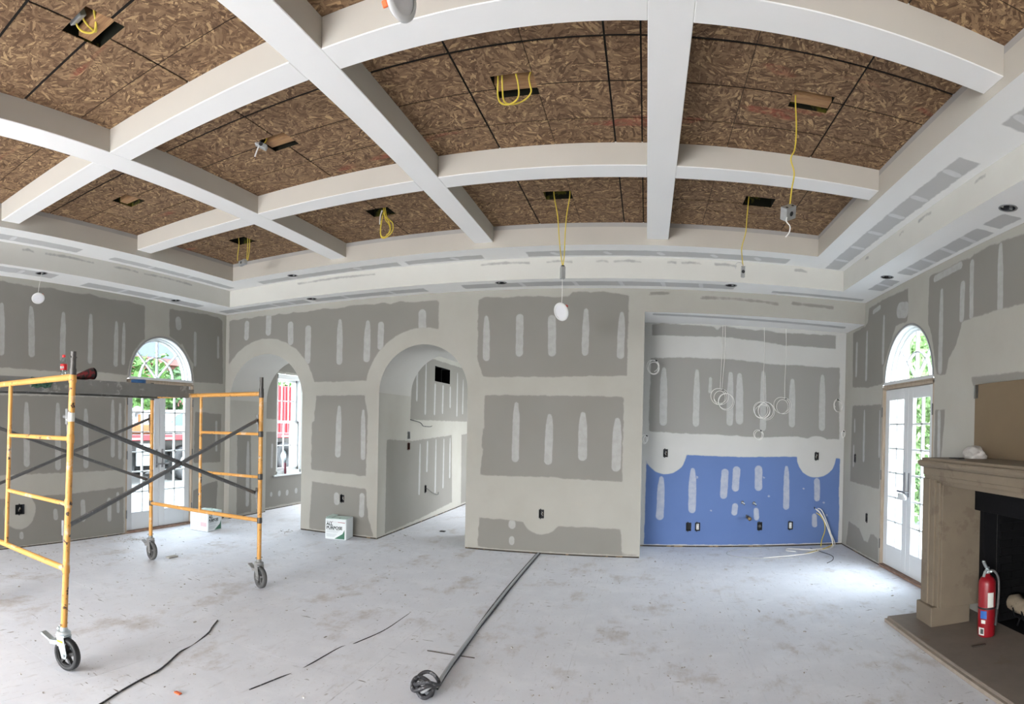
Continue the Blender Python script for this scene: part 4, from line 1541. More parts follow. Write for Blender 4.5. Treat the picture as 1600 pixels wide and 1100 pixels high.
# ------------------------------------------------------------------ alcove cables and plumbing stubs
def coil(label, hang, c, r, turns, fn, ends=1, sec=None):
    """white cable dropping from hang to loops of radius r about c on a wall; fn(u, depth, z)"""
    t = thing('cable_coil', label, 'cable', tuple(fn(c[0], -.02, c[1])))
    pts = []
    if hang:
        for i in range(7):
            k = i / 6
            pts.append(fn(hang[0] + (c[0] + r * .35 - hang[0]) * k ** 3 + .008 * math.sin(5 * k), -.012 - .01 * k, hang[1] + (c[1] + r - hang[1]) * k))
    for i in range(int(turns * 18) + 1):
        a = PI / 2 - .35 - 2 * PI * i / 18
        k_ = i / 18
        rr = r * (.94 + .09 * math.sin(k_ * 4.1 + c[0] * 7) - .03 * k_)
        pts.append(fn(c[0] + rr * math.cos(a) * (1 + .08 * math.sin(k_ * 2.3 + c[1])) + .018 * math.sin(k_ * 2.9), -.022 - .006 * int(k_), c[1] + rr * math.sin(a) * (1 + .09 * math.sin(k_ * 1.7)) + .014 * math.sin(k_ * 3.7 + 1)))
    MB().tube(smooth(pts, 2), .0040, 6).build('sheath', M['wcable'], t)
    if sec:
        q = [fn(sec[0] + sec[2] * math.cos(2 * PI * i / 24), -.034, sec[1] + sec[2] * math.sin(2 * PI * i / 24) * 1.05) for i in range(24)]
        MB().tube(q, .0040, 6, closed=True).build('loop', M['wcable'], t)
        q = [fn(sec[0] - .012 + sec[2] * .94 * math.cos(2 * PI * i / 24), -.040, sec[1] + .01 + sec[2] * math.sin(2 * PI * i / 24)) for i in range(24)]
        MB().tube(q, .0040, 6, closed=True).build('loop', M['wcable'], t)
    e = fn(c[0] + r * .33, -.03, c[1] + r * .95)
    MB().cyl(e, e + V(.022, 0, -.012), .009, 8).build('cable_end', M['outletblack'], t)
    return t


coil('double coil of white cable, nearest the pier of the three hanging coils', (1.042, 3.03), (.985, 2.05), .108, 2.7, fa, sec=(1.08, 1.985, .108))
m = MB().tube(smooth([fa(1.012, -.012, 3.03), fa(1.008, -.012, 2.7), fa(1.0, -.015, 2.4), fa(.99, -.02, 2.17)], 6), .0034, 6)
t = tag(m.build('cable_drop', M['wcable']), 'thin second white cable dropping beside the double hanging coil', 'cable')
coil('middle of the three white cable coils hanging in the alcove', (1.587, 3.03), (1.57, 1.885), .118, 3.1, fa, sec=(1.64, 1.875, .115))
coil('single white cable coil, nearest the french doors of the three hanging', (1.896, 3.03), (1.865, 1.955), .112, 2.4, fa)
coil('small white cable coil below the three hanging ones', None, (1.535, 1.545), .066, 2.6, fa)
fs = lambda u, d, z: V(ALX - d + .004, u, z)
coil('white cable coil beside the pier edge of the alcove', None, (7.72, 2.40), .098, 3.4, lambda u, d, z: V(ALX + .07 + (u - 7.66) * .85, 7.62 + (u - 7.72) * .5, z), sec=None)
frw = lambda u, d, z: V(XR + d, u, z)
coil('white cable coil at the alcove corner beside the french door wall', None, (7.72, 1.985), .095, 3.3, lambda u, d, z: V(XR - .12 - (u - 7.72) * .85, 7.86 - (u - 7.72) * .3, z))
coil('small tangle of white cable at the french door end of the alcove seam', None, (7.86, 1.58), .05, 2.5, lambda u, d, z: V(XR - .035 - (u - 7.86) * .5, 7.86, z))
coil('small tangle of white cable at the pier end of the alcove seam', None, (7.5, 1.46), .055, 2.4, lambda u, d, z: V(ALX + .035 + (u - 7.5) * .6, 7.5 + (u - 7.5) * .4, z))

for (x, z), lb in zip(VALVES, ('stub valve on the blue board, the one nearer the pier', 'stub valve on the blue board, the one nearer the cable bundle')):
    t = thing('stub_valve', lb, 'valve', (x, YA, z))
    MB().lathe([(.018, 0), (.020, .004), (.008, .006), (.008, .05)], 12, tilt(V(x, YA, z), (0, -1, 0))).build('pipe', M['brass'], t)
    m = MB()
    m.lathe([(.011, .035), (.012, .062), (.008, .066)], 10, tilt(V(x, YA, z), (0, -1, 0)))
    m.cyl(V(x, YA - .05, z), V(x + .022, YA - .055, z - .03), .007, 8)
    m.build('body', M['hinge'], t)
    m = MB()
    m.bar(V(x - .022, YA - .068, z + .012), V(x + .022, YA - .068, z - .010), .006, .014)
    m.build('handle', M['zinc'], t)
t = thing('drain_stub', 'capped brown drain pipe sticking out of the blue board', 'pipe', (DRAIN[0], YA, DRAIN[1]))
MB().lathe([(.021, 0), (.021, .10), (.026, .10), (.026, .13), (.0001, .131)], 16, tilt(V(DRAIN[0] - .012, YA, DRAIN[1] + .012), (.1, -1, -.08))).build('pipe', M['brass'], t)
MB().cbox(DRAIN[0] - .045, DRAIN[0] - .032, YA - .09, YA - .075, DRAIN[1] + .01, DRAIN[1] + .055, .002).build('clamp', M['socket'], t)

# bundle of cables spilling from the blue board to the floor
t = thing('cable_bundle', 'bundle of yellow and white cables spilling from the blue board onto the floor', 'cable', (2.384, YA, .516))
for k, (mt, pts) in enumerate((
        ('wcable', [(2.384, 7.93, .516), (2.43, 7.87, .48), (2.50, 7.84, .36), (2.56, 7.82, .2), (2.60, 7.80, .08), (2.58, 7.74, .012), (2.45, 7.66, .006), (2.2, 7.42, .006), (1.9, 7.30, .006), (1.5, 7.20, .005)]),
        ('wcable', [(2.40, 7.93, .50), (2.45, 7.86, .44), (2.53, 7.83, .28), (2.61, 7.79, .12), (2.62, 7.74, .03), (2.5, 7.62, .008), (2.3, 7.58, .007), (2.1, 7.65, .006)]),
        ('ycable', [(2.45, 7.92, .44), (2.50, 7.87, .34), (2.50, 7.83, .22), (2.45, 7.80, .10), (2.42, 7.74, .02)]),
        ('ycable', [(2.40, 7.93, .46), (2.46, 7.86, .40), (2.57, 7.82, .2), (2.60, 7.76, .05), (2.42, 7.62, .010), (2.2, 7.45, .008), (2.08, 7.36, .007)]),
        ('wcable', [(2.42, 7.93, .52), (2.46, 7.87, .50), (2.52, 7.83, .36), (2.58, 7.80, .18), (2.58, 7.72, .02), (2.38, 7.62, .012), (2.2, 7.62, .010), (1.95, 7.72, .006), (1.9, 7.60, .006), (2.0, 7.52, .006)]))):
    MB().tube(smooth(pts, 7), .0058 if k % 2 else .0066, 7).build('sheath', M[mt], t)
MB().cyl(V(2.375, 7.925, .52), V(2.36, 7.90, .54), .008, 8).build('cable_end', M['outletblack'], t)
m = MB().tube(smooth([(2.26, 7.72, .004), (2.34, 7.45, .004), (2.40, 7.18, .004), (2.33, 6.95, .004), (2.21, 6.80, .004)], 7), .0045, 6)
tag(m.build('thin_cable', M['bcable']), 'thin black cable curving over the floor below the cable bundle', 'cable')
m = MB().tube(smooth([(1.95, 7.15, .004), (1.6, 7.16, .004), (1.25, 7.25, .004), (1.08, 7.42, .004), (1.12, 7.62, .004), (1.35, 7.78, .004), (1.7, 7.80, .004)], 7), .0048, 6)
tag(m.build('thin_cable', M['gcable']), 'thin pale cable loop lying along the alcove floor', 'cable')


# ------------------------------------------------------------------ rolling scaffold
sc = thing('scaffold_tower', 'yellow rolling scaffold tower with grey cross braces on casters', 'scaffold', (-4.03, 3.24, 0))
LEAN = .048                     # the near end frame leans a little
Z_BOT, Z_R1, Z_R2, Z_TOP, Z_HEAD = .645, 1.06, 1.475, 1.862, 2.02
LEG_R = .0215


def end_frame(xr, xl, xi, y, lean, z0):
    def P(x, z, dy=0):
        return V(x + lean * (z - .645), y + dy, z)
    fr = thing('end_frame', None, None, (xr, y, 0))
    fr.parent = sc
    fr.location = V(xr, y, 0) - ORIGIN[sc.name]
    for x in (xr, xl):
        m = MB()
        m.tube([P(x, z0), P(x, .9), P(x, 1.4), P(x, Z_TOP + .025)], LEG_R, 16)
        m.build('leg', M['yellow'], fr)
        m = MB()
        m.tube([P(x, Z_TOP - .03), P(x, Z_TOP + .05)], LEG_R + .002, 16)
        m.tube([P(x, Z_TOP + .05), P(x, Z_HEAD)], LEG_R - .003, 16)
        m.cyl(P(x, Z_HEAD - .035, -.025), P(x, Z_HEAD - .035, .025), .005, 8)
        m.build('coupling_pin', M['socket'], fr)
        for zz in (Z_BOT, Z_TOP - .01) if x == xl else (Z_BOT, Z_R1 + .005, Z_R2, Z_TOP - .01):
            m = MB()
            m.lathe([(LEG_R + .001, -.028), (LEG_R + .004, -.02), (LEG_R + .004, .02), (LEG_R + .001, .028)], 14, Matrix.Translation(P(x, zz)))
            m.build('weld_collar', M['socket'] if lean == 0 else M['yellow'], fr)
    for nm, z, r in (('top_rail', Z_TOP, .021), ('bottom_rail', Z_BOT, .020)):
        m = MB()
        m.tube([P(xr, z), P((xr + xl) / 2, z), P(xl, z)], r, 12)
        m.build(nm, M['yellow'], fr)
    m = MB()
    m.tube([P(xi, Z_BOT), P(xi, 1.2), P(xi, Z_TOP)], .0165, 12)
    m.build('ladder_post', M['yellow'], fr)
    for z in (Z_R1, Z_R2):
        m = MB()
        m.tube([P(xr, z), P(xr - .04, z), P((xr + xi) / 2, z), P(xi, z)], [.022, .0145, .0145, .0145], 12)
        m.build('rung', M['yellow'], fr)
    return P


P1 = end_frame(-3.098, -4.68, -3.925, 2.03, LEAN, .225)
P2 = end_frame(-3.441, -5.012, -4.238, 4.44, 0, .215)
# brace studs, then the two crossing pairs
zb0, zb1 = .905, 1.615
studs = MB()
ends = []
for P, x in ((P1, -3.098), (P1, -4.68), (P2, -3.441), (P2, -5.012)):
    for z in (zb0, zb1):
        sgn = -1 if x < -4.5 else (-1 if P is P1 else -1)
        m = MB()
        c = P(x, z)
        m.cbox(c.x - .048, c.x - .018, c.y - .016, c.y + .016, c.z - .05, c.z + .05, .003)
        m.cyl(c + V(-.05, 0, .0), c + V(-.018, 0, 0), .011, 8)
        m.bar(c + V(-.036, -.0, -.05), c + V(-.03, 0, -.15), .012, .02)
        o = m.build('brace_lock', M['brace'], sc)
for xa, xb in ((-3.098, -3.441), (-4.68, -5.012)):
    for za, zc in ((zb0, zb1), (zb1, zb0)):
        a, b = P1(xa, za) + V(-.062 if za > 1 else -.034, 0, 0), P2(xb, zc) + V(-.034 if zc > 1 else -.062, 0, 0)
        k = MB()
        d = (b - a).normalized()
        k.bar(a, b, .010, .030)
        k.bar(a + V(.005, 0, .012), b + V(.005, 0, .012), .022, .006)
        k.cyl(a - V(.02, 0, 0), a + V(.03, 0, 0), .012, 8)
        k.cyl(b - V(.02, 0, 0), b + V(.03, 0, 0), .012, 8)
        mid = (a + b) / 2
        k.cyl(mid - V(.02, 0, 0), mid + V(.02, 0, 0), .014, 8)
        k.build('cross_brace', M['brace'], sc)


def caster(x, y, ang, dirty):
    """8 inch swivel caster; ang = heading of the wheel"""
    ct = thing('caster', None, None, (x, y, 0))
    ct.parent = sc
    ct.location = V(x, y, 0) - ORIGIN[sc.name]
    R = Matrix.Translation((x, y, 0)) @ Matrix.Rotation(ang, 4, 'Z')
    met = M['dirtyzinc'] if dirty else M['zinc']
    off = .035                   # wheel centre trails the stem along local x
    WR = .1015
    T = R @ Matrix.Translation((off, 0, WR)) @ Matrix.Rotation(PI / 2, 4, 'X')
    m = MB()
    m.lathe([(WR - .026, -.020), (WR - .010, -.024), (WR - .002, -.018), (WR, 0), (WR - .002, .018), (WR - .010, .024), (WR - .026, .020), (WR - .026, -.020)], 36, T)
    wheel = m.build('wheel', M['greyrubber'] if dirty else M['rubber'], ct)
    m = MB()
    m.lathe([(WR - .032, -.016), (WR - .025, -.016), (WR - .025, .016), (WR - .032, .016), (WR - .032, -.016)], 36, T)
    m.lathe([(.012, -.024), (.024, -.022), (.024, .022), (.012, .024)], 18, T)
    for i in range(5):
        a = i * 2 * PI / 5 + .3
        u = V(math.cos(a), math.sin(a), 0)
        p0, p1 = T @ (u * .02), T @ (u * (WR - .028))
        m.bar(p0, p1, .026, .016, T.to_3x3() @ V(-u.y, u.x, 0))
    m.build('hub', M['greyrubber'] if dirty else M['rubber'], wheel)
    m = MB()                     # fork
    for sy in (-1, 1):
        q = [(-.038, .215), (.030, .215), (off + .024, .11), (off + .018, .080), (off - .016, .080), (off - .026, .105)]
        m.prism(q, lambda a, b, w: R @ V(a, w, b), sy * .031, sy * .036)
        m.cyl(R @ V(off, sy * .030, WR), R @ V(off, sy * .046, WR), .011, 10)
    m.cbox(-.042, .04, -.036, .036, .212, .222, .003, R)
    m.lathe([(.040, .222), (.046, .226), (.046, .238), (.040, .243), (.024, .245)], 20, R)
    m.build('fork', met, ct)
    m = MB()                     # stem and spring pin
    m.cyl(R @ V(0, 0, .24), R @ V(0, 0, .27), .025, 14)
    m.cyl(R @ V(0, -.04, .285), R @ V(0, .036, .285), .005, 8)
    m.build('stem', met, ct)
    m = MB()                     # brake pedal
    m.bar(R @ V(-.02, 0, .165), R @ V(-.105, 0, .150), .05, .026)
    m.bar(R @ V(-.10, 0, .155), R @ V(-.19, 0, .185), .045, .012)
    m.bar(R @ V(-.085, .02, .155), R @ V(-.075, .02, .06), .008, .022)
    m.bar(R @ V(-.035, .03, .19), R @ V(-.085, .03, .235), .008, .02)
    m.build('brake', met, ct)
    if not dirty:
        m = MB()
        m.prism([(-.022, .150), (.026, .150), (.026, .186), (-.022, .186)], lambda a, b, w: R @ V(a, w, b), -.0375, -.0362)
        lb = m.build('sticker', M['paperlabel'], ct)
        m = MB()
        m.prism([(-.022, .176), (.026, .176), (.026, .188), (-.022, .188)], lambda a, b, w: R @ V(a, w, b), -.0380, -.0362)
        m.build('warning_band', M['yellowlabel'], lb)
    return ct


caster(P1(-3.098, .2).x, 2.03, .22, False)
caster(P1(-4.68, .2).x, 2.03, .5, True)
caster(-3.441, 4.44, -.42, True)
caster(-5.012, 4.44, -.25, True)

# paper tag wound on the near leg
m = MB()
m.tube([P1(-3.098, 1.585), P1(-3.098, 1.64)], LEG_R + .0008, 16, cap=False)
tagm = m.build('leg_tag', M['paperlabel'], sc)

# the deck hooked over the two end frames
DX0, DX1, DZ = -4.88, -4.385, 1.952
dk = thing('scaffold_plank', 'grey aluminium scaffold deck hooked over both end frames', 'scaffold plank', (-4.63, 3.24, 1.845))
ya, yb = 2.06, 4.40
for x in (DX0, DX1):
    m = MB()
    s_ = 1 if x == DX1 else -1
    m.bar(V(x, ya, 1.897), V(x, yb, 1.897), .006, .124)
    for zz, w in ((1.957, .022), (1.838, .03)):
        m.bar(V(x - s_ * w / 2, ya, zz), V(x - s_ * w / 2, yb, zz), w, .006)
    m.cbox(x - .005, x + .005, ya + .02, ya + .10, 1.85, 1.94, .002)
    m.build('side_rail', M['deck'], dk)
    for y, d in ((ya, -1), (yb, 1)):
        m = MB()
        m.cbox(x - .012, x + .012, *sorted((y - d * .05, y + d * .065)), 1.886, 1.925, .003)
        m.cbox(x - .012, x + .012, *sorted((y + d * .062, y + d * .075)), 1.850, 1.925, .003)
        m.build('hook', M['deck'], dk)
n = 5
for i in range(n):
    a, b = DX0 + (DX1 - DX0) * i / n, DX0 + (DX1 - DX0) * (i + 1) / n
    m = MB()
    m.cbox(a + .002, b - .002, ya, yb, 1.925, DZ, .002)
    m.build('deck_board', M['deck'], dk)

# things on the deck
bt = thing('drink_bottle', 'small clear drink bottle with red cap and label on the scaffold deck', 'bottle', (-4.52, 2.92, DZ))
T = Matrix.Translation((-4.52, 2.92, DZ))
MB().lathe([(.0001, .001), (.028, .001), (.032, .008), (.032, .07), (.030, .085), (.032, .10), (.032, .148), (.030, .165), (.022, .19), (.0145, .208), (.0135, .218)], 24, T).build('bottle_body', M['bottle'], bt)
lab = MB().lathe([(.0326, .095), (.0330, .098), (.0330, .148), (.0324, .150)], 24, T).build('label_band', M['cola'], bt)
m = MB()
for k in range(9):               # white flowing script on the band
    a = -1.9 + k * .16
    p = [T @ V(.0336 * math.cos(a + .12 * math.sin(j * 1.3) * .3), .0336 * math.sin(a + .04 * j - .06), .108 + .007 * j + .004 * math.sin(k * 2.1)) for j in range(4)]
    m.tube(smooth(p, 3), .0022, 5)
m.build('script', M['white'], lab)
MB().lathe([(.0155, .212), (.016, .214), (.016, .232), (.014, .235), (.0001, .235)], 18, T).build('cap', M['cola'], bt)

gl = thing('work_glove', 'dark red and black glove lying on the scaffold deck', 'glove', (-4.47, 3.15, DZ))
m = MB()
ctr = [(-4.47, 3.02, DZ + .025), (-4.47, 3.06, DZ + .04), (-4.47, 3.12, DZ + .055), (-4.47, 3.18, DZ + .072), (-4.465, 3.215, DZ + .075)]
m.tube(smooth(ctr, 4), [.022 + .048 * (i / 16) ** .8 if i < 14 else .066 - .012 * (i - 14) for i in range(17)], 14, flat=.85)
go = m.build('palm', M['bagred'], gl)
for k in range(4):
    m = MB()
    x = -4.47 + (k - 1.5) * .03
    m.tube(smooth([(x, 3.06, DZ + .03), (x, 3.0, DZ + .028), (x + .005, 2.955, DZ + .014 + .006 * k)], 4), [.013] * 8 + [.007], 9)
    m.build('finger', M['bagred'], gl)
m = MB()
m.lathe([(.050, 0), (.056, .006), (.050, .014), (.03, .016)], 18, tilt(V(-4.465, 3.21, DZ + .075), (0, 1, .1)))
m.build('cuff', M['outletblack'], gl)

bl = thing('tape_roll', 'blue masking tape roll on the far end of the scaffold deck', 'tape', (-4.50, 3.80, DZ))
T = Matrix.Translation((-4.50, 3.80, DZ))
MB().lathe([(.045, .001), (.075, .001), (.075, .048), (.045, .048), (.045, .001)], 28, T).build('tape', M['blue'], bl)
MB().lathe([(.041, .001), (.045, .001), (.045, .047), (.041, .047), (.041, .001)], 28, T).build('core', M['cardboard'], bl)
gr = thing('green_cloth', 'crumpled dark green cloth hanging over the edge of the scaffold deck', 'cloth', (-4.378, 2.62, DZ))
m = MB()
n_ = 18
top, bot = [], []
rows_ = []
for j in range(7):
    row = []
    for i in range(n_):
        y = 2.50 + .20 * i / (n_ - 1)
        t = j / 6
        row.append(V(-4.44 + .07 * min(1, t * 2.2) + .008 * math.sin(i * 1.4 + j), y + .01 * math.sin(j * 1.9), DZ + .006 + .006 * math.sin(i * .9) - (max(0, t - .42) * .15)))
    rows_.append(row)
for a, b in zip(rows_, rows_[1:]):
    m.strip(a, b, sm=True)
o = m.build('cloth', M['greencloth'], gr)
o.modifiers.new('thick', 'SOLIDIFY').thickness = .004


# ------------------------------------------------------------------ joint compound cartons
def text_mesh(name, body, size, mat, parent, Mx, align='LEFT', ext=.0008, bold=0.):
    cu = bpy.data.curves.new(name, 'FONT')
    cu.body = body
    cu.size = size
    cu.extrude = ext
    cu.offset = bold
    cu.align_x = align
    cu.space_line = .92
    cu.resolution_u = 3
    tmp = bpy.data.objects.new(name, cu)
    C.objects.link(tmp)
    bpy.context.view_layer.update()
    me = bpy.data.meshes.new_from_object(tmp.evaluated_get(bpy.context.evaluated_depsgraph_get()))
    bpy.data.objects.remove(tmp)
    me.materials.clear()
    me.materials.append(mat)
    o = bpy.data.objects.new(name, me)
    o.matrix_local = Mx
    link(o, parent)
    return o


def carton(label, loc, rz, w, d, h, wear):
    """front print faces local -y"""
    t = thing('joint_compound_carton', label, 'carton', loc, (0, 0, rz), 'joint compound cartons')
    MB().cbox(-w / 2, w / 2, -d / 2, d / 2, .002, h, .008).build('box', M['carton'], t, True)
    for k, (x0, x1, y0, y1, a) in enumerate(((-w / 2, w / 2, -d / 2, -.01, .04), (-w / 2, w / 2, .012, d / 2, .10), (-w / 2, -w * .2, -d / 2 + .01, d / 2 - .01, .02))):
        m = MB()
        Mx = Matrix.Translation((0, 0, h + .004 + .004 * k)) @ Matrix.Rotation(a * (1 if k != 1 else -1), 4, 'X')
        m.cbox(x0 + .004, x1 - .004, y0, y1, -.001, .003, .001, Mx)
        m.build('flap', M['mint'], t, True)
    y = -d / 2 - .0006

    def pr(pts, nm, mt, yy=y):
        m = MB()
        m.prism(pts, lambda a, b, w_: V(a, w_, b), yy, yy + .0012)
        return m.build(nm, M[mt], t, True)
    R90 = Matrix.Rotation(PI / 2, 4, 'X')
    text_mesh('lettering', 'ALL\nPURPOSE', .056, M['ink'], t, Matrix.Translation((-w / 2 + .018, y - .0004, h * .68)) @ R90, bold=.0022)
    pr([(w * .10, h * .835), (w / 2 - .02, h * .815), (w / 2 - .02, h * .845), (w * .10, h * .855)], 'red_bar', 'redink')
    pr([(-w / 2 + .075, h * .845), (w * .10, h * .842), (w * .10, h * .852), (-w / 2 + .075, h * .853)], 'thin_bar', 'pinkink')
    pr([(-w / 2 + .02, h * .855), (-w / 2 + .05, h * .855), (-w / 2 + .05, h * .875), (-w / 2 + .02, h * .875)], 'emblem', 'ink')
    pr([(-w / 2 + .055, h * .875), (-w / 2 + .07, h * .875), (-w / 2 + .088, h * .84), (-w / 2 + .105, h * .875), (-w / 2 + .118, h * .875), (-w / 2 + .092, h * .825), (-w / 2 + .080, h * .825)], 'emblem', 'ink')
    pr([(w * .02 - .02, .014), (w / 2 - .022, .014), (w / 2 - .022, h * .50), (w * .33, h * .30)], 'green_corner', 'greenink')
    for i in range(5):
        z = h * (.40 - .055 * i) - (.01 if i > 1 else 0)
        pr([(-w / 2 + .02, z), (w * (.16 - .05 * i), z), (w * (.16 - .05 * i), z + .006), (-w / 2 + .02, z + .006)], 'text_line', 'paleink')
    pr([(-w / 2 + .02, h * .465), (-.01, h * .462), (-.01, h * .475), (-w / 2 + .02, h * .478)], 'text_line', 'ink')
    pr([(.005, h * .46), (w * .19, h * .457), (w * .19, h * .472), (.005, h * .474)], 'text_line', 'ink')
    # small print on the side (local -x)
    x = -w / 2 - .0006

    def ps(a0, a1, z0, z1, mt, nm):
        m = MB()
        m.prism([(a0, z0), (a1, z0), (a1, z1), (a0, z1)], lambda a, b, w_: V(w_, a, b), x, x + .0012)
        m.build(nm, M[mt], t, True)
    for c_ in range(4):
        for r_ in range(7):
            a0 = -d / 2 + .03 + c_ * .068
            ps(a0, a0 + .042 - .006 * (r_ % 3), h * (.80 - .035 * r_), h * (.80 - .035 * r_) + .004, 'paleink', 'text_line')
    ps(-d / 2 + .025, -d / 2 + .135, h * .26, h * .47, 'pinkink', 'warning_panel')
    for r_ in range(6):
        ps(-d / 2 + .15, d / 2 - .03, h * (.46 - .05 * r_), h * (.46 - .05 * r_) + .004, 'paleink', 'text_line')
    return t


carton('white joint compound carton beside the pier between the arches', (-4.03, 7.0, 0), .17, .305, .29, .285, 0)
carton('white joint compound carton on the floor beside the french doors behind the scaffold', (-5.845, 6.26, 0), PI / 2 + .1, .34, .33, .285, 1)

# ------------------------------------------------------------------ cords on the floor
t = thing('floor_cable', 'long grey ribbon cable lying from the pier to the coil in front', 'cable', (-1.26, 5.2, 0))
base = [(-1.309, 7.185), (-1.309, 6.362), (-1.302, 5.565), (-1.285, 4.901), (-1.268, 4.355), (-1.245, 3.888), (-1.229, 3.574), (-1.205, 3.29)]
for off, r, mt in ((-.020, .0075, 'bcable'), (.020, .007, 'bcable'), (0, .013, 'gcable')):
    pts = []
    for i, (x, y) in enumerate(base):
        k = off * (1 if i < 4 else (.55 if i < 6 else .4))
        pts.append((x + k, y, r * .55 + (.012 if (mt == 'gcable' and i > 4) else .002)))
    MB().tube(smooth(pts, 6), r, 8, flat=1).build('strand', M[mt], t)
t2 = thing('cable_coil', 'tangled dark cable coil on the floor at the end of the ribbon cable', 'cable', (-1.24, 3.19, 0))
for k in range(5):
    R_ = .046 + .007 * k
    pts = [(-1.245 + .01 * math.sin(k * 2) + R_ * math.cos(a), 3.20 + .015 * math.cos(k * 3) + R_ * math.sin(a), .018 + .016 * k + .02 * math.sin(a * 2 + k)) for a in [i * 2 * PI / 18 for i in range(18)]]
    MB().tube(smooth(pts, 2, True), .0115, 7, closed=True).build('strand', M['gcable' if k == 2 else 'bcable'], t2)

t = thing('black_cord', 'black cord half covered with dust, curving over the floor by the scaffold', 'cable', (-2.8, 2.7, 0))
cord = [(-3.093, 3.464), (-3.02, 3.32), (-2.957, 3.205), (-2.885, 2.974), (-2.849, 2.81), (-2.769, 2.615), (-2.722, 2.476), (-2.697, 2.321), (-2.657, 2.139), (-2.606, 1.96), (-2.57, 1.8), (-2.55, 1.6)]
MB().tube(smooth([(x, y, -.0042 if i == 3 else .0035) for i, (x, y) in enumerate(cord)], 6), .0058, 7).build('sheath', M['bcable'], t)

t = thing('dusty_cord', 'thin dark cord half buried in dust near the grey ribbon cable', 'cable', (-2.05, 3.5, 0))
cord = [(-2.15, 2.70, .002), (-2.137, 2.778, .002), (-2.104, 2.963, .002), (-2.08, 3.1, -.006), (-2.063, 3.27, .0015), (-2.048, 3.585, -.001), (-2.01, 3.68, -.006), (-1.984, 3.753, .0012), (-1.924, 4.06, .0002), (-1.913, 4.402, -.0015), (-1.911, 4.53, -.003)]
MB().tube(smooth(cord, 6), .0042, 7).build('sheath', M['bcable'], t)
tag(MB().cbox(-1.475, -1.125, 3.825, 3.832, .0005, .005, .001, Matrix.Translation((0, 0, 0))).build('thin_stick', M['bark']), 'thin dark stick lying under the grey ribbon cable', 'scrap')

# ------------------------------------------------------------------ fireplace
fp = thing('fireplace', 'beige cast stone fireplace with moulded surround and raised hearth', 'fireplace', (2.5, 3.0, 0))
FY_OUT, FY_IN = 4.385, 4.115
FYC = 3.0


def sym(y):
    return 2 * FYC - y


m = MB()                          # hearth
m.cbox(2.03, XR + .005, sym(4.56), 4.56, .022, .048, .006)
m.box(2.05, XR + .005, sym(4.54), 4.54, .002, .022)
m.build('hearth_slab', M['hearth'], fp)
m = MB()
m.bar(V(2.018, sym(4.56), .016), V(2.018, 4.56, .016), .024, .028)
m.build('hearth_edge_strip', M['strip'], fp)
for sgn in (1, -1):
    f = (lambda y: y) if sgn == 1 else sym

    def B(m, x0, x1, y0, y1, z0, z1, c=.003):
        a, b = sorted((f(y0), f(y1)))
        m.cbox(x0, x1, a, b, z0, z1, c)
    m = MB()
    B(m, 2.30, XR - .002, FY_IN, FY_OUT, .20, 1.21)
    B(m, 2.285, 2.31, FY_IN + .03, FY_OUT, .20, 1.21)
    B(m, 2.270, 2.29, FY_IN + .085, FY_OUT, .20, 1.235)
    B(m, 2.258, 2.275, FY_IN + .16, FY_OUT + .008, .20, 1.235, .006)
    m.build('jamb', M['stone'], fp)
    m = MB()
    B(m, 2.235, 2.60, FY_IN + .035, FY_OUT + .035, .047, .205, .005)
    m.build('plinth', M['stone'], fp)
yo, yi = FY_OUT, FY_IN
m = MB()
m.cbox(2.30, XR - .002, sym(yo), yo, 1.195, 1.33, .002)
m.cbox(2.285, 2.31, sym(yo), yo, 1.195 + .03, 1.33, .002)
m.cbox(2.270, 2.29, sym(yo), yo, 1.235, 1.33, .002)
m.cbox(2.258, 2.275, sym(yo + .008), yo + .008, 1.265, 1.33, .005)
m.build('lintel', M['stone'], fp)
m = MB()                          # moulded mantel shelf, profile in (x, z) swept along y with returns
prof = [(2.262, 1.325), (2.250, 1.330), (2.235, 1.338), (2.225, 1.352), (2.220, 1.368), (2.224, 1.382), (2.236, 1.388), (2.248, 1.389), (2.248, 1.408)]
ring_a = [V(x, yo + (2.262 - x) + .0, z) for x, z in prof]
ring_b = [V(x, sym(yo + (2.262 - x)), z) for x, z in prof]
m.strip(ring_a, ring_b)
back_a = [V(XR - .002, yo + (2.262 - x), z) for x, z in prof]
back_b = [V(XR - .002, sym(yo + (2.262 - x)), z) for x, z in prof]
m.strip(ring_a, back_a)
m.strip(ring_b, back_b)
m.add([ring_a[-1], ring_b[-1], back_b[-1], back_a[-1]], [(0, 1, 2, 3)])
m.add([ring_a[0], ring_b[0], back_b[0], back_a[0]], [(0, 1, 2, 3)])
m.build('mantel_shelf', M['stone'], fp)
# firebox
m = MB()
y0, y1 = sym(yi) - .0, yi
xb = 3.35
q = [(XR - .17, y0 + .02), (XR - .17, y1 - .02)]
m.box(XR, xb, FB0 - .0, FB0 + .02, .03, FBZ + .3)
m.box(XR, xb, FB1 - .02, FB1, .03, FBZ + .3)
m.box(xb, xb + .03, FB0, FB1, .03, FBZ + .3)
m.box(XR, xb, FB0, FB1, FBZ + .3, FBZ + .32)
m.box(XR - .001, xb, FB0, FB1, .02, .046)
m.build('firebox', M['soot'], fp)
m = MB()
rowz = .06
k = 0
while rowz < FBZ + .1:            # courses of firebrick on the back and far side
    yy_ = FB0 + .03 + (.11 if k % 2 else 0)
    while yy_ < FB1 - .05:
        m.box(xb - .012, xb, yy_, min(yy_ + .212, FB1 - .02), rowz, rowz + .058)
        yy_ += .222
    xx_ = XR + .03 - (.11 if k % 2 else 0)
    while xx_ < xb - .03:
        m.box(max(xx_, XR + .01), min(xx_ + .212, xb - .012), FB1 - .032, FB1 - .02, rowz, rowz + .058)
        xx_ += .222
    rowz += .068
    k += 1
o = m.build('firebrick', M['firebrick'], fp)
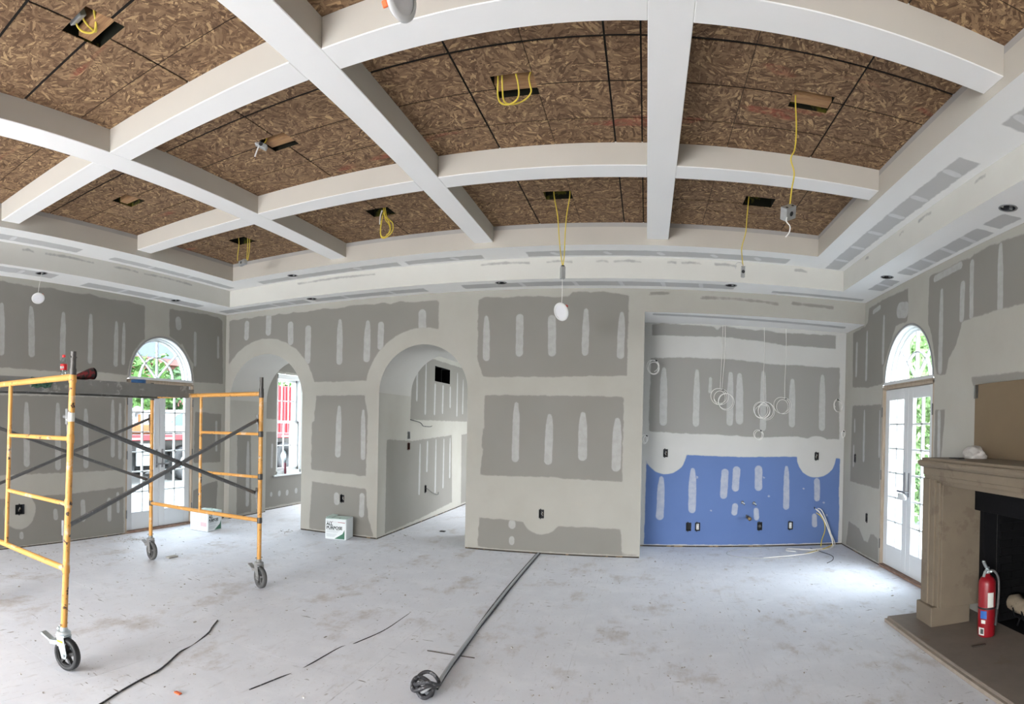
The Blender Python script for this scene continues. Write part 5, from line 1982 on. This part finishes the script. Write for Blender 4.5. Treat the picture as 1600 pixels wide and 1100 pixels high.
o['kind'] = 'stuff'
m = MB()                          # black steel face under the lintel and beside the jamb
m.cbox(2.60, 2.66, sym(4.11), 4.11, .985, 1.20, .004)
m.cbox(2.66, XR, FB0 - .1, FB0, .048, 1.0, .003)
m.box(2.66, XR - .001, FB1, 4.115, .048, 1.0)
m.build('steel_hood', M['soot'], fp)
m = MB()                          # folded mesh curtain drawn back, hanging from the hood
cols_ = []
for i in range(22):
    k = i / 21
    y = 3.72 - 1.3 * k
    cols_.append((V(2.70 + .02 * math.sin(i * 2.2), y, .99), V(2.72 + .02 * math.sin(i * 2.2 + .5), y - .35 * (1 - k), .99 - .10 - .45 * min(1, k * 1.6))))
m.strip([c_[0] for c_ in cols_], [c_[1] for c_ in cols_], sm=True)
o = m.build('spark_curtain', M['soot'], fp)
o.modifiers.new('thick', 'SOLIDIFY').thickness = .004

# logs on a grate
g = thing('fire_grate', 'black steel fire grate standing in the firebox', 'grate', (3.0, 3.6, .046))
for yy_ in (3.3, 3.45, 3.6, 3.75, 3.87):
    m = MB()
    m.tube(smooth([(2.84, yy_, .20), (2.86, yy_, .13), (2.9, yy_, .12), (3.12, yy_, .12), (3.17, yy_, .2)], 4), .008, 7)
    m.build('bar', M['soot'], g)
for xx_ in (2.9, 3.1):
    m = MB()
    m.tube([(xx_, 3.23, .112), (xx_, 3.93, .112)], .009, 7)
    m.build('cross_bar', M['soot'], g)
    for yy_ in (3.33, 3.85):
        m = MB()
        m.tube([(xx_, yy_, .112), (xx_ + (.02 if xx_ > 3 else -.02), yy_ + .01, .047)], .009, 7)
        m.build('leg', M['soot'], g)


def logp(label, p0, p1, r):
    n_ = 10
    p0, p1 = Vector(p0), Vector(p1)
    pts = [p0 + (p1 - p0) * i / n_ + V(.008 * math.sin(i * 1.7), 0, .006 * math.sin(i * 2.3)) for i in range(n_ + 1)]
    rr = [r * (1 + .10 * math.sin(i * 2.1 + r * 90)) * (.86 if i in (0, n_) else 1) for i in range(n_ + 1)]
    m = MB().tube(pts, rr, 14)
    tag(m.build('fire_log', M['log']), label, 'log')


logp('pale ceramic log lying across the front of the grate', (2.90, 3.975, .212), (2.94, 3.28, .214), .070)
logp('pale ceramic log lying across the back of the grate', (3.10, 3.82, .208), (3.095, 3.25, .208), .062)
logp('slim ceramic log stacked slanting on the other logs', (2.93, 3.60, .35), (3.12, 3.38, .335), .045)

# fire extinguisher on the hearth
EX, EY, EZ = 2.535, 3.80, .0482
ex = thing('fire_extinguisher', 'red fire extinguisher standing on the hearth inside the stone jamb', 'fire extinguisher', (EX, EY, EZ))
T = Matrix.Translation((EX, EY, EZ))
MB().lathe([(.0001, .0), (.060, .0), (.066, .006), (.068, .02), (.068, .40), (.064, .425), (.052, .447), (.034, .462), (.022, .468), (.022, .482), (.0001, .482)], 32, T).build('cylinder', M['extred'], ex)
MB().lathe([(.0685, .215), (.0695, .218), (.0695, .226), (.0685, .229)], 32, T).build('strap', M['outletblack'], ex)
m = MB()
m.lathe([(.019, .480), (.022, .484), (.022, .505), (.015, .515), (.0001, .516)], 16, T)
m.cyl(T @ V(0, 0, .495), T @ V(.03, -.02, .495), .010, 10)
m.build('valve', M['zinc'], ex)
dv = V(-.80, -.60, 0)             # the levers point this way
m = MB()
m.bar(T @ V(0, 0, .520), T @ (dv * .035 + V(0, 0, .535)), .022, .008)
m.bar(T @ (dv * .03 + V(0, 0, .535)), T @ (dv * .095 + V(0, 0, .592)), .022, .012)
m.bar(T @ (dv * -.02 + V(0, 0, .52)), T @ (dv * .01 + V(0, 0, .524)), .02, .016)
m.build('squeeze_lever', M['zinc'], ex)
m = MB()
m.bar(T @ (dv * .01 + V(0, 0, .505)), T @ (dv * .05 + V(0, 0, .505)), .02, .008)
m.bar(T @ (dv * .048 + V(0, 0, .507)), T @ (dv * .085 + V(0, 0, .472)), .02, .008)
m.build('carry_handle', M['zinc'], ex)
hz = V(.80, -.50, 0).normalized()
m = MB()
m.tube(smooth([T @ V(.01, 0, .498), T @ (hz * .05 + V(0, 0, .500)), T @ (hz * .085 + V(0, 0, .45)), T @ (hz * .092 + V(0, 0, .36)), T @ (hz * .088 + V(0, 0, .25)), T @ (hz * .082 + V(0, 0, .20))], 6), .0095, 8)
m.build('hose', M['greyrubber'], ex)
m = MB()
m.tube([T @ (hz * .082 + V(0, 0, .205)), T @ (hz * .080 + V(0, 0, .185)), T @ (hz * .076 + V(-.02, -.02, .085))], [.010, .013, .015], 10)
m.build('nozzle', M['rubber'], ex)


def curved(a0, a1, z0, z1, nm, mt, par, r=.0689):
    n_ = 8
    A = [T @ V(r * math.cos(a0 + (a1 - a0) * i / n_), r * math.sin(a0 + (a1 - a0) * i / n_), z0) for i in range(n_ + 1)]
    B = [T @ V(r * math.cos(a0 + (a1 - a0) * i / n_), r * math.sin(a0 + (a1 - a0) * i / n_), z1) for i in range(n_ + 1)]
    m = MB()
    m.strip(A, B, sm=True)
    return m.build(nm, M[mt], par)


fc = math.atan2(-EY, -EX)         # bearing that faces into the room
curved(fc + .1, fc + .85, .232, .345, 'label', 'paperlabel', ex)
curved(fc - .75, fc + .02, .145, .205, 'blue_sticker', 'bluelabel', ex)
curved(fc - .62, fc - .12, .108, .135, 'small_label', 'paperlabel', ex)
lb = curved(fc - 1.0, fc - .25, .018, .075, 'pictogram_label', 'paperlabel', ex)
curved(fc - .70, fc - .32, .028, .066, 'pictogram', 'ink', lb, .0693)

# brown sheet leaning over the mantel, and film on the shelf
t = thing('cardboard_sheet', 'brown cardboard sheet standing on the mantel against the wall', 'cardboard', (2.76, 3.3, 1.408))
m = MB()
m.cbox(2.772, 2.782, 2.05, 4.415, 1.409, 2.055, .002)
m.build('sheet', M['cardboard'], t)
m = MB()
m.cbox(2.768, 2.772, 4.36, 4.425, 1.93, 2.05, .001)
m.build('tape_patch', M['film'], t)
m = MB()
m.cbox(2.768, 2.772, 3.55, 3.66, 1.99, 2.058, .001)
m.build('tape_patch', M['film'], t)


def crumple(name, label, c, s, mat, seed, cat):
    bm = bmesh.new()
    bmesh.ops.create_icosphere(bm, subdivisions=4, radius=1)
    r = np.random.RandomState(seed)
    D = r.normal(size=(26, 3))
    D /= np.linalg.norm(D, axis=1)[:, None]
    H = r.uniform(-.35, .25, 26)
    for v in bm.verts:
        d = np.array(v.co)
        f = 1 + sum(h * max(0, (d @ k) - .78) * 3.2 for h, k in zip(H, D))
        v.co = V(*(d * f * np.array(s)))
        v.co.z = max(v.co.z, -s[2] * .55)
    me = bpy.data.meshes.new(name)
    bm.to_mesh(me)
    bm.free()
    me.materials.append(mat)
    o = bpy.data.objects.new(name, me)
    o.location = Vector(c) + V(0, 0, s[2] * .55)
    link(o)
    return tag(o, label, cat)


crumple('plastic_film', 'crumpled clear plastic film on the mantel in front of the cardboard', (2.60, 4.12, 1.409), (.10, .12, .07), plain('crumpled_film', (.42, .40, .38), .35, 0, .3, 25), 3, 'plastic')
tag(MB().cbox(2.40, 2.46, 4.05, 4.21, 1.4085, 1.416, .003).build('putty_knife_blade', M['outletblack']), 'flat black scrap lying on the mantel beside the film', 'scrap')
crumple('plastic_film', 'white plastic wrap hanging on the french door handles beside the fireplace', (XR - .04, 5.86, .875), (.035, .10, .05), plain('white_film', (.60, .62, .63), .3, 0, .15, 30), 5, 'plastic')

# floor clutter: scraps, chips and two swept heaps
m = MB()


def chip(x, y, z, s):
    a = random.uniform(0, PI)
    l, w = s * random.uniform(.8, 2.2), s * random.uniform(.3, .9)
    T = Matrix.Translation((x, y, z)) @ Matrix.Rotation(a, 4, 'Z') @ Matrix.Rotation(random.uniform(-.25, .25), 4, 'X')
    m.box(-l / 2, l / 2, -w / 2, w / 2, .001, .001 + s * .25, T)


for _ in range(520):
    x, y = random.uniform(-6.2, 2.7), random.uniform(1.5, 7.1)
    if x > 2.0 and y < 4.6:
        continue
    chip(x, y, 0, random.choice((.005, .007, .010, .015)))
for cx_, cy_, r_, n_ in ((-5.95, 4.95, .25, 90), (-6.0, 3.4, .22, 80), (-4.85, 6.9, .2, 50), (-3.3, 7.6, .2, 20), (.3, 7.3, .2, 25)):
    for _ in range(n_):
        rr = abs(random.gauss(0, r_ * .6))
        a = random.uniform(0, 2 * PI)
        x, y = cx_ + rr * math.cos(a), cy_ + rr * math.sin(a)
        if x < XL + .04 or y > 7.15 and x > -2:
            continue
        chip(x, y, .048 if x > 2.05 and y < 4.5 else random.uniform(0, .012), random.choice((.006, .010, .016)))
o = m.build('debris', M['debris'])
tag(o, 'small drywall chips and scraps scattered over the floor', 'debris', None, 'stuff')
tag(MB().cbox(-2.445, -2.40, 2.36, 2.385, .0005, .008, .002).build('wood_chip', M['orange']), 'small orange chip on the pale floor', 'scrap')
tag(MB().cbox(2.30, 2.42, 3.62, 3.64, .0482, .056, .002, ).build('wood_splinter', M['bark']), 'dark splinter of wood lying on the hearth', 'scrap')
tag(MB().cbox(-2.98, -2.90, 8.15, 8.21, .0005, .012, .003).build('tool_scrap', M['outletblack']), 'small black scrap on the floor of the passage beside the pier', 'scrap')
tag(MB().cbox(-4.93, -4.87, 4.60, 4.75, .0005, .018, .003).build('drywall_scrap', M['plaster']), 'grey drywall scrap near the far scaffold caster', 'scrap')


# ------------------------------------------------------------------ outdoors
def ground(name, x0, x1, y0, y1, z, mat, label):
    o = MB().box(x0, x1, y0, y1, z - .05, z).build(name, mat)
    return tag(o, label, None, None, 'structure')


GZ = -.15
ground('ground_left', -70, XL - .22, -30, 70, GZ, M['gravel'], 'pale drive outside the left wall')
ground('ground_right', XR + .62, 60, -30, 70, GZ, M['mulch'], 'leafy ground outside the right wall')
ground('lawn', -70, -16.5, -10, 70, GZ + .03, M['lawn'], 'green lawn beyond the vehicles')
ground('mulch_bed', -9.6, XL - .25, 3, 9.2, GZ + .02, M['mulch'], 'leaf litter outside the doors behind the scaffold')
ground('lawn_strip', 9.5, 20, 5, 40, GZ + .03, M['lawn'], 'strip of lawn outside the fireplace side doors')


def white_pier(x0, x1, y0, y1, label):
    t = thing('masonry_pier', label, 'pier', ((x0 + x1) / 2, (y0 + y1) / 2, GZ))
    MB().box(x0 + .006, x1 - .006, y0 + .006, y1 - .006, GZ, 3.6).build('core', M['brickwhite'], t)
    m = MB()
    z, k = GZ, 0
    while z < 3.5:
        n_ = max(1, round((x1 - x0) / .21))
        for i in range(n_):
            a, b = x0 + (x1 - x0) * i / n_, x0 + (x1 - x0) * (i + 1) / n_
            m.box(a + .005, b - .005, y0, y1, z + .005, z + .068)
        z += .073
        k += 1
    o = m.build('brick', M['brickwhite'], t)
    o['kind'] = 'stuff'
    return t


white_pier(2.98, 3.44, 7.16, 7.6, 'white painted brick pier outside the fireplace side doors')
white_pier(-6.76, -6.55, 6.66, 7.0, 'white painted brick pier outside the doors behind the scaffold')
white_pier(-6.70, -6.55, 9.62, 9.95, 'white painted brick pier outside the sash window')
# low pale garden wall seen low through the right doors
ground('garden_path', XR + .62, 5.6, 4, 14, GZ + .01, M['gravel'], 'pale path outside the fireplace side doors')


def tree(name, label, cat, x, y, h, r, n_, mat, group=None, trunk=True, low=.25, size=.16):
    t = thing(name, label, cat, (x, y, GZ), group=group)
    if trunk:
        m = MB()
        m.tube(smooth([(x, y, GZ), (x + .05, y, h * .3), (x - .05, y + .04, h * .6), (x, y, h * .8)], 4), [.02 * h * (1 - .7 * i / 12) for i in range(13)], 8)
        m.build('trunk', M['bark'], t)
    P = rng.normal(size=(n_, 3))
    P /= np.linalg.norm(P, axis=1)[:, None]
    P *= (rng.uniform(.25, 1, n_) ** .5)[:, None]
    lump = 1 + .25 * np.sin(P[:, 0] * 7 + x) * np.cos(P[:, 1] * 6 + y) + .12 * np.sin(P[:, 2] * 11)
    P *= lump[:, None]
    cz = GZ + h * (low + (1 - low) / 2)
    P = P * np.array((r, r, h * (1 - low) / 2)) + np.array((x, y, cz))
    a = rng.normal(size=(n_, 3))
    b = rng.normal(size=(n_, 3))
    a /= np.linalg.norm(a, axis=1)[:, None]
    b = np.cross(a, b)
    b /= np.linalg.norm(b, axis=1)[:, None]
    s = size * rng.uniform(.6, 1.3, n_)[:, None]
    vs_ = np.stack([P - a * s, P + b * s * .5, P + a * s, P - b * s * .5], 1).reshape(-1, 3)
    me = bpy.data.meshes.new('crown')
    me.vertices.add(len(vs_))
    me.vertices.foreach_set('co', (vs_ - np.array((x, y, GZ))).ravel())
    me.loops.add(n_ * 4)
    me.loops.foreach_set('vertex_index', np.arange(n_ * 4))
    me.polygons.add(n_)
    me.polygons.foreach_set('loop_start', np.arange(n_) * 4)
    me.update()
    me.validate()
    me.materials.append(mat)
    o = bpy.data.objects.new('crown', me)
    link(o, t)
    return t


# left side: hedge and trees behind the vehicles, a house beyond
for i, (x, y, h, r, lb) in enumerate(((-21.5, 17.0, 4.9, 2.6, 'bushy green tree outside, behind the white reel on the truck bed'),
                                      (-22, 21.2, 4.7, 2.7, 'darker bushy tree outside, behind the white pickup truck'),
                                      (-22.5, 30.0, 5.2, 3.0, 'green treetop above the red container in the sash window'))):
    tree('bushy_tree', lb, 'tree', x, y, h, r, 3000, M['leaf2'] if i == 1 else M['leaf'], low=.06, size=.2)
t = thing('house', 'far house with blue grey roof and red brick seen through the fanlight behind the scaffold', 'house', (-34, 30, GZ))
MB().box(-39, -33, 18, 44, GZ, 6.1).build('wall', M['brickpink'], t)
m = MB()
m.add([V(-32.4, 17, 6.25), V(-32.4, 45, 6.25), V(-37, 45, 9.3), V(-37, 17, 9.3)], [(0, 1, 2, 3)])
m.add([V(-32.4, 17, 6.15), V(-32.4, 45, 6.15), V(-37, 45, 9.2), V(-37, 17, 9.2)], [(0, 1, 2, 3)])
m.add([V(-32.4, 17, 6.15), V(-32.4, 45, 6.15), V(-32.4, 45, 6.25), V(-32.4, 17, 6.25)], [(0, 1, 2, 3)])
m.build('roof', M['roofblue'], t)
MB().box(-32.45, -32.3, 17, 45, 5.75, 6.2).build('fascia', M['brickpink'], t)

# red flatbed truck bed with wheels, loaded with a tall red box at its far end
t = thing('flatbed_truck', 'red flatbed truck bed with black wheels parked outside the doors behind the scaffold', 'truck', (-12.4, 14, GZ))
m = MB()
m.cbox(-12.10, -11.98, 8.2, 18.4, 1.03, 1.19, .01)
m.cbox(-14.4, -14.28, 8.2, 18.4, 1.03, 1.19, .01)
for y in np.arange(8.4, 18.4, .8):
    m.box(-14.3, -12.05, y, y + .08, 1.05, 1.13)
m.build('bed_rail', M['truckred'], t)
MB().cbox(-14.3, -12.1, 8.2, 18.4, 1.13, 1.18, .005).build('deck', M['bark'], t)
for y in np.arange(8.6, 18.4, 1.15):
    m = MB()
    m.cbox(-11.985, -11.97, y, y + .5, 1.06, 1.10, .003)
    m.build('reflector_strip', M['white'], t)
MB().cbox(-13.9, -12.6, 8.6, 18.2, .72, 1.0, .01).build('chassis', M['socket'], t)
for y in (9.6, 12.05, 13.1, 17.0, 17.95):
    for x in (-12.2, -14.2):
        T = Matrix.Translation((x, y, .36)) @ Matrix.Rotation(PI / 2, 4, 'Y')
        w = MB().lathe([(.24, -.12), (.48, -.13), (.51, -.10), (.51, .10), (.48, .13), (.24, .12), (.24, -.12)], 28, T).build('wheel', M['rubber'], t)
        MB().lathe([(.0001, -.10), (.10, -.10), (.12, -.04), (.24, -.03), (.24, .03), (.12, .04), (.10, .10), (.0001, .10)], 20, T).build('rim', M['zinc'], w)
m = MB()
m.cbox(-11.99, -11.93, 10.05, 10.9, .35, .95, .01)
m.build('storage_box', M['steelbox'], t)
for k, (zz, ww) in enumerate(((.82, .5), (.72, .62), (.62, .4))):
    m = MB()
    m.box(-11.93, -11.925, 10.15, 10.15 + ww, zz, zz + .035)
    m.build('printed_line', M['ink'], t)
bx_ = thing('steel_container', 'tall red steel container standing on the drive beyond the truck bed', 'container', (-14.7, 20.1, GZ))
MB().cbox(-15.4, -14.0, 19.25, 21.2, GZ + .9, 3.06, .01).build('body', M['truckred'], bx_)
m = MB()
for i in range(8):
    m.box(-14.0, -13.965, 19.3 + .235 * i, 19.42 + .235 * i, GZ + .95, 3.02)
    m.box(-14.05 - .17 * i, -13.93 - .17 * i - .06, 19.22, 19.26, GZ + .95, 3.02)
m.build('rib', M['truckred'], bx_)['kind'] = 'stuff'
for x in (-15.2, -14.2):
    for y in (19.5, 20.9):
        MB().box(x - .06, x + .06, y - .06, y + .06, GZ, GZ + .95).build('support', M['socket'], bx_)

# white pickup behind the bed
t = thing('pickup_truck', 'white pickup truck behind the red truck bed', 'truck', (-15.9, 14.9, GZ))
X0, X1 = -16.8, -15.0
prof = [(12.2, .35), (12.2, .95), (12.35, 1.18), (13.75, 1.30), (14.45, 1.93), (14.7, 1.97), (15.9, 1.95), (16.2, 1.32), (17.6, 1.30), (17.65, .40)]
m = MB()
m.prism(prof, lambda a, b, w: V(w, a, b), X0, X1)
m.build('body', M['truckwhite'], t)
m = MB()
m.prism([(14.02, 1.36), (14.5, 1.80), (14.78, 1.84), (14.78, 1.36)], lambda a, b, w: V(w, a, b), X1 - .01, X1 + .012)
m.prism([(14.88, 1.36), (14.88, 1.84), (15.72, 1.83), (15.92, 1.36)], lambda a, b, w: V(w, a, b), X1 - .01, X1 + .012)
m.build('side_window', M['carglass'], t)
MB().cbox(X1 - .01, X1 + .16, 14.0, 14.16, 1.32, 1.5, .03).build('mirror', M['truckwhite'], t)
for y in (13.1, 16.7):
    T = Matrix.Translation((X1 - .1, y, .24)) @ Matrix.Rotation(PI / 2, 4, 'Y')
    w = MB().lathe([(.20, -.12), (.37, -.12), (.39, -.09), (.39, .09), (.37, .12), (.20, .12), (.20, -.12)], 24, T).build('wheel', M['rubber'], t)
    MB().lathe([(.0001, .08), (.2, .07), (.2, -.07), (.0001, -.08)], 18, T).build('rim', M['zinc'], w)

# orange machine with a white reel on the near end of the truck bed
t = thing('cable_machine', 'orange machine with a round white reel on the truck bed', 'machine', (-13.2, 10.9, 1.195))
T = Matrix.Translation((-13.2, 10.95, 1.72)) @ Matrix.Rotation(PI / 2, 4, 'Y')
MB().lathe([(.12, -.22), (.26, -.24), (.27, -.20), (.2, -.18), (.2, .18), (.27, .20), (.26, .24), (.12, .22), (.12, -.22)], 26, T).build('reel', M['truckwhite'], t)
MB().cbox(-13.6, -12.8, 10.7, 11.7, 1.195, 1.47, .03).build('housing', M['machorange'], t)
for x in (-13.5, -12.9):
    MB().bar(V(x, 10.95, 1.4), V(x, 10.95, 1.75), .06, .06, (1, 0, 0)).build('bracket', M['machorange'], t)
MB().cbox(-13.5, -12.9, 11.8, 12.9, 1.195, 1.42, .02).build('crate', M['truckwhite'], t)

# right side trees and shrubs
for x, y, h, r, n_, lb in ((6.9, 14.2, 4.4, .9, 1500, 'slim young tree nearest the fireplace side doors'),
                          (9.0, 17.8, 5.4, 1.5, 2200, 'light green tree behind the slim young one outside the fireplace side doors'),
                          (10.6, 20.8, 6.2, 1.9, 2400, 'broad leafy tree standing second farthest outside the fireplace side doors'),
                          (13.4, 26.2, 8.0, 2.9, 2800, 'tallest leafy tree, farthest outside the fireplace side doors')):
    tree('leafy_tree', lb, 'tree', x, y, h, r, n_, M['leafpale'], low=.2, size=.13)
for x, y, h, r, lb in ((5.15, 10.25, 1.35, .42, 'yellow green shrub near the pale path outside the fireplace side doors'),
                       (6.0, 12.1, 1.1, .5, 'low shrub at the foot of the slim tree outside the fireplace side doors')):
    tree('garden_shrub', lb, 'shrub', x, y, h, r, 700, M['leafpale'], trunk=False, low=.02, size=.08)
